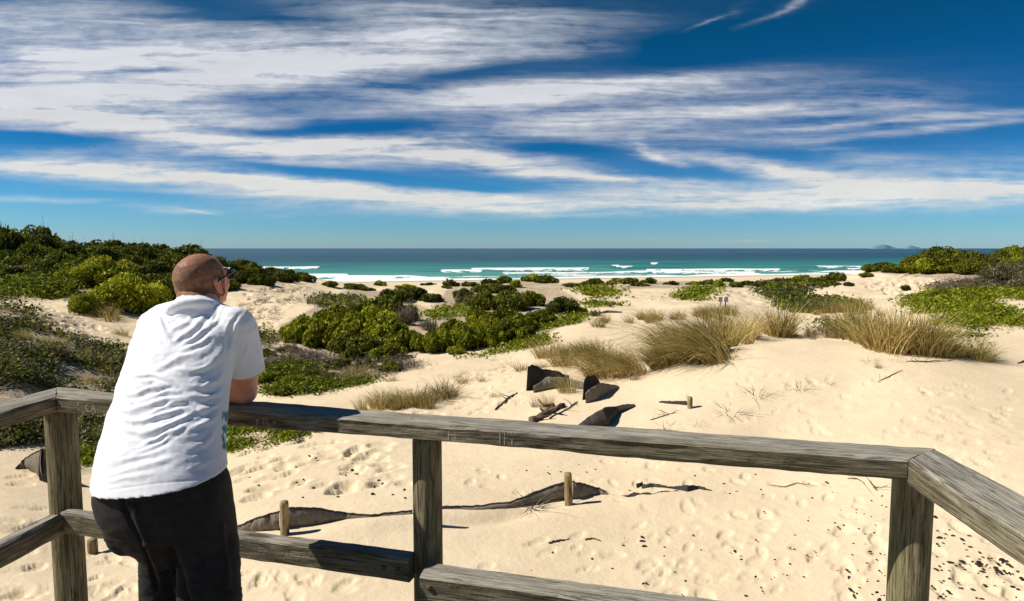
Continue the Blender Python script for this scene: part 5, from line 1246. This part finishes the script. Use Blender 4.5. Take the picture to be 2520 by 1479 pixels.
# gently bend everything with noise so no streak is a clean oval
wn = nt.noise(nt.mapping(base, scale=(2.2, 7, 1)), 1.0, 5, .6, 0, 'Color')
wv = nt.new('ShaderNodeVectorMath', operation='SUBTRACT'); nt.l.new(wn, wv.inputs[0]); wv.inputs[1].default_value = (.5, .5, .5)
wsc = nt.new('ShaderNodeVectorMath', operation='MULTIPLY'); nt.l.new(wv.outputs[0], wsc.inputs[0]); wsc.inputs[1].default_value = (.30, .030, 0)
wa = nt.new('ShaderNodeVectorMath', operation='ADD'); nt.l.new(base, wa.inputs[0]); nt.l.new(wsc.outputs[0], wa.inputs[1])
warp = wa.outputs[0]
BL = [  # u, v, half length, half thickness, slope deg, amount
 (180, 100, 560, 100, 0, .8), (880, 120, 440, 62, 5, .75), (120, 215, 330, 75, 0, .55), (230, 285, 330, 34, -4, .8),
 (700, 190, 460, 34, 7, .45), (1420, 212, 400, 21, 4, .95), (1650, 228, 330, 14, 3, .35), (1500, 292, 560, 34, 4, .95),
 (1980, 262, 300, 14, -1, .5), (2270, 292, 330, 8, 4, .65), (2330, 314, 330, 8, 6, .6), (1900, 335, 300, 17, 3, .45), (750, 362, 420, 30, -2, .85),
 (1250, 405, 400, 20, -8, .95), (1500, 437, 170, 6, -3, .5), (1880, 412, 290, 15, -8, .95), (1625, 378, 50, 12, -35, .6), (1780, 490, 860, 25, 1, 1.0),
 (930, 478, 420, 20, -4, .8), (700, 452, 320, 12, -7, .5), (250, 405, 460, 22, 0, .85), (430, 432, 460, 12, -3, .7), (80, 489, 170, 7, -1, .65), (560, 470, 260, 7, -2, .4),
 (2350, 430, 330, 46, 2, .5), (2120, 388, 200, 13, -9, .3), (2450, 470, 250, 30, 0, .55), (440, 513, 110, 7, -3, .35), (530, 520, 60, 3, -9, .4),
 (1930, 14, 90, 9, 24, .55), (1730, 42, 50, 5, 25, .35), (1420, 130, 150, 24, 3, .35), (1600, 593, 330, 4, 0, .22), (1850, 594, 90, 4, 0, .2), (1180, 45, 240, 30, -4, .32),
 (1100, 250, 300, 25, 3, .45), (420, 340, 300, 14, -8, .3),
 (40, 338, 190, 10, -2, -.9), (850, 322, 230, 17, 3, -.85), (640, 328, 160, 10, 0, -.45), (1350, 368, 200, 12, 0, -.55), (220, 108, 90, 12, 0, -.35), (300, 185, 160, 14, 8, -.4), (600, 25, 200, 26, -12, -.38),
 (1620, 120, 200, 40, 5, -.35), (1700, 250, 160, 8, 3, -.4), (1150, 180, 200, 10, 6, -.3), (450, 398, 160, 8, -3, -.4), (820, 428, 280, 7, -6, -.45), (1000, 452, 330, 8, -4, -.45), (900, 255, 240, 12, 3, -.3), (560, 235, 160, 12, 4, -.3),
]
acc = None
for (u, v, L, H_, an, am) in BL:
    x, y, z = ray(u, v)
    mp = nt.mapping(warp, (float(x / y), float(z / y), 0), (0, 0, math.radians(an)), (L * 1.15 / F, H_ * 1.2 / F, 1), 'TEXTURE')
    dt = nt.new('ShaderNodeVectorMath', operation='DOT_PRODUCT'); nt.l.new(mp, dt.inputs[0]); nt.l.new(mp, dt.inputs[1])
    e = nt.math('POWER', 2.4, nt.math('MULTIPLY', dt.outputs['Value'], -1.0))
    acc = nt.math('MULTIPLY', e, am) if acc is None else nt.math('MULTIPLY_ADD', e, am, acc)
lp = (.0, .0, 0)
f1 = nt.noise(nt.mapping(warp, rot=(0, 0, math.radians(-2)), scale=(3.0, 34, 1)), 1, 7, .62, .4)
f2 = nt.noise(nt.mapping(warp, loc=(3, 5, 0), rot=(0, 0, math.radians(5)), scale=(5, 85, 1)), 1, 6, .6, .5)
f3 = nt.noise(nt.mapping(base, loc=(7, 1, 0), rot=(0, 0, math.radians(38)), scale=(30, 90, 1)), 1, 3, .6, .3)
det = nt.math('ADD', nt.math('MULTIPLY_ADD', f1, 1.5, -.75), nt.math('MULTIPLY_ADD', f2, .95, -.475))
det = nt.math('ADD', det, nt.math('MULTIPLY_ADD', f3, .45, -.225))
d = nt.math('MULTIPLY', acc, nt.math('ADD', .80, nt.math('MULTIPLY', det, 1.15)))
d = nt.math('ADD', d, nt.math('MULTIPLY', det, nt.math('MULTIPLY', nt.math('MINIMUM', nt.math('MAXIMUM', acc, 0), .5), .35)))
dens = nt.ramp(d, [(.0, 0), (.16, .035), (.45, .23), (.8, .54), (1.0, .76)], 'LINEAR')
el = nt.math('DIVIDE', sx.outputs[2], nt.math('MAXIMUM', nt.math('SQRT', nt.math('SUBTRACT', 1.0, nt.math('MULTIPLY', sx.outputs[2], sx.outputs[2]))), .01))
ccol = nt.ramp(el, [(.0, (.80, .76, .70)), (.10, (.86, .80, .70)), (.2, (.80, .79, .78)), (.38, (.76, .79, .85))])
thick = nt.math('MULTIPLY_ADD', nt.noise(nt.mapping(warp, scale=(4, 22, 1)), 1, 4, .6), .5, .78)
cc = nt.mix(1.0, ccol, thick, 'MULTIPLY')
ccs = nt.new('ShaderNodeVectorMath', operation='SCALE'); nt.l.new(cc, ccs.inputs[0]); ccs.inputs[3].default_value = .82 / STR
tint = nt.ramp(el, [(0, (.25, .40, .64)), (.03, (.17, .345, .55)), (.09, (.075, .26, .43)), (.15, (.020, .18, .31)), (.3, (.010, .165, .22)), (.45, (.012, .155, .17)), (1, (.03, .17, .21))])
tn2 = nt.new('ShaderNodeVectorMath', operation='SCALE'); nt.l.new(nt.mix(1.0, gm.outputs[0], tint, 'MULTIPLY'), tn2.inputs[0]); tn2.inputs[3].default_value = 2.0
nt.l.new(nt.mix(dens, tn2.outputs[0], ccs.outputs[0]), bg.inputs['Color']); bg.inputs['Strength'].default_value = STR
sc = bpy.context.scene
sc.view_settings.view_transform = 'Standard'; sc.view_settings.look = 'None'; sc.view_settings.exposure = 0.4; sc.view_settings.gamma = 1
sc.render.engine = 'CYCLES'; sc.cycles.max_bounces = 6; sc.cycles.diffuse_bounces = 3; sc.cycles.transparent_max_bounces = 8
W.cycles.sampling_method = 'MANUAL'; W.cycles.sample_map_resolution = 512
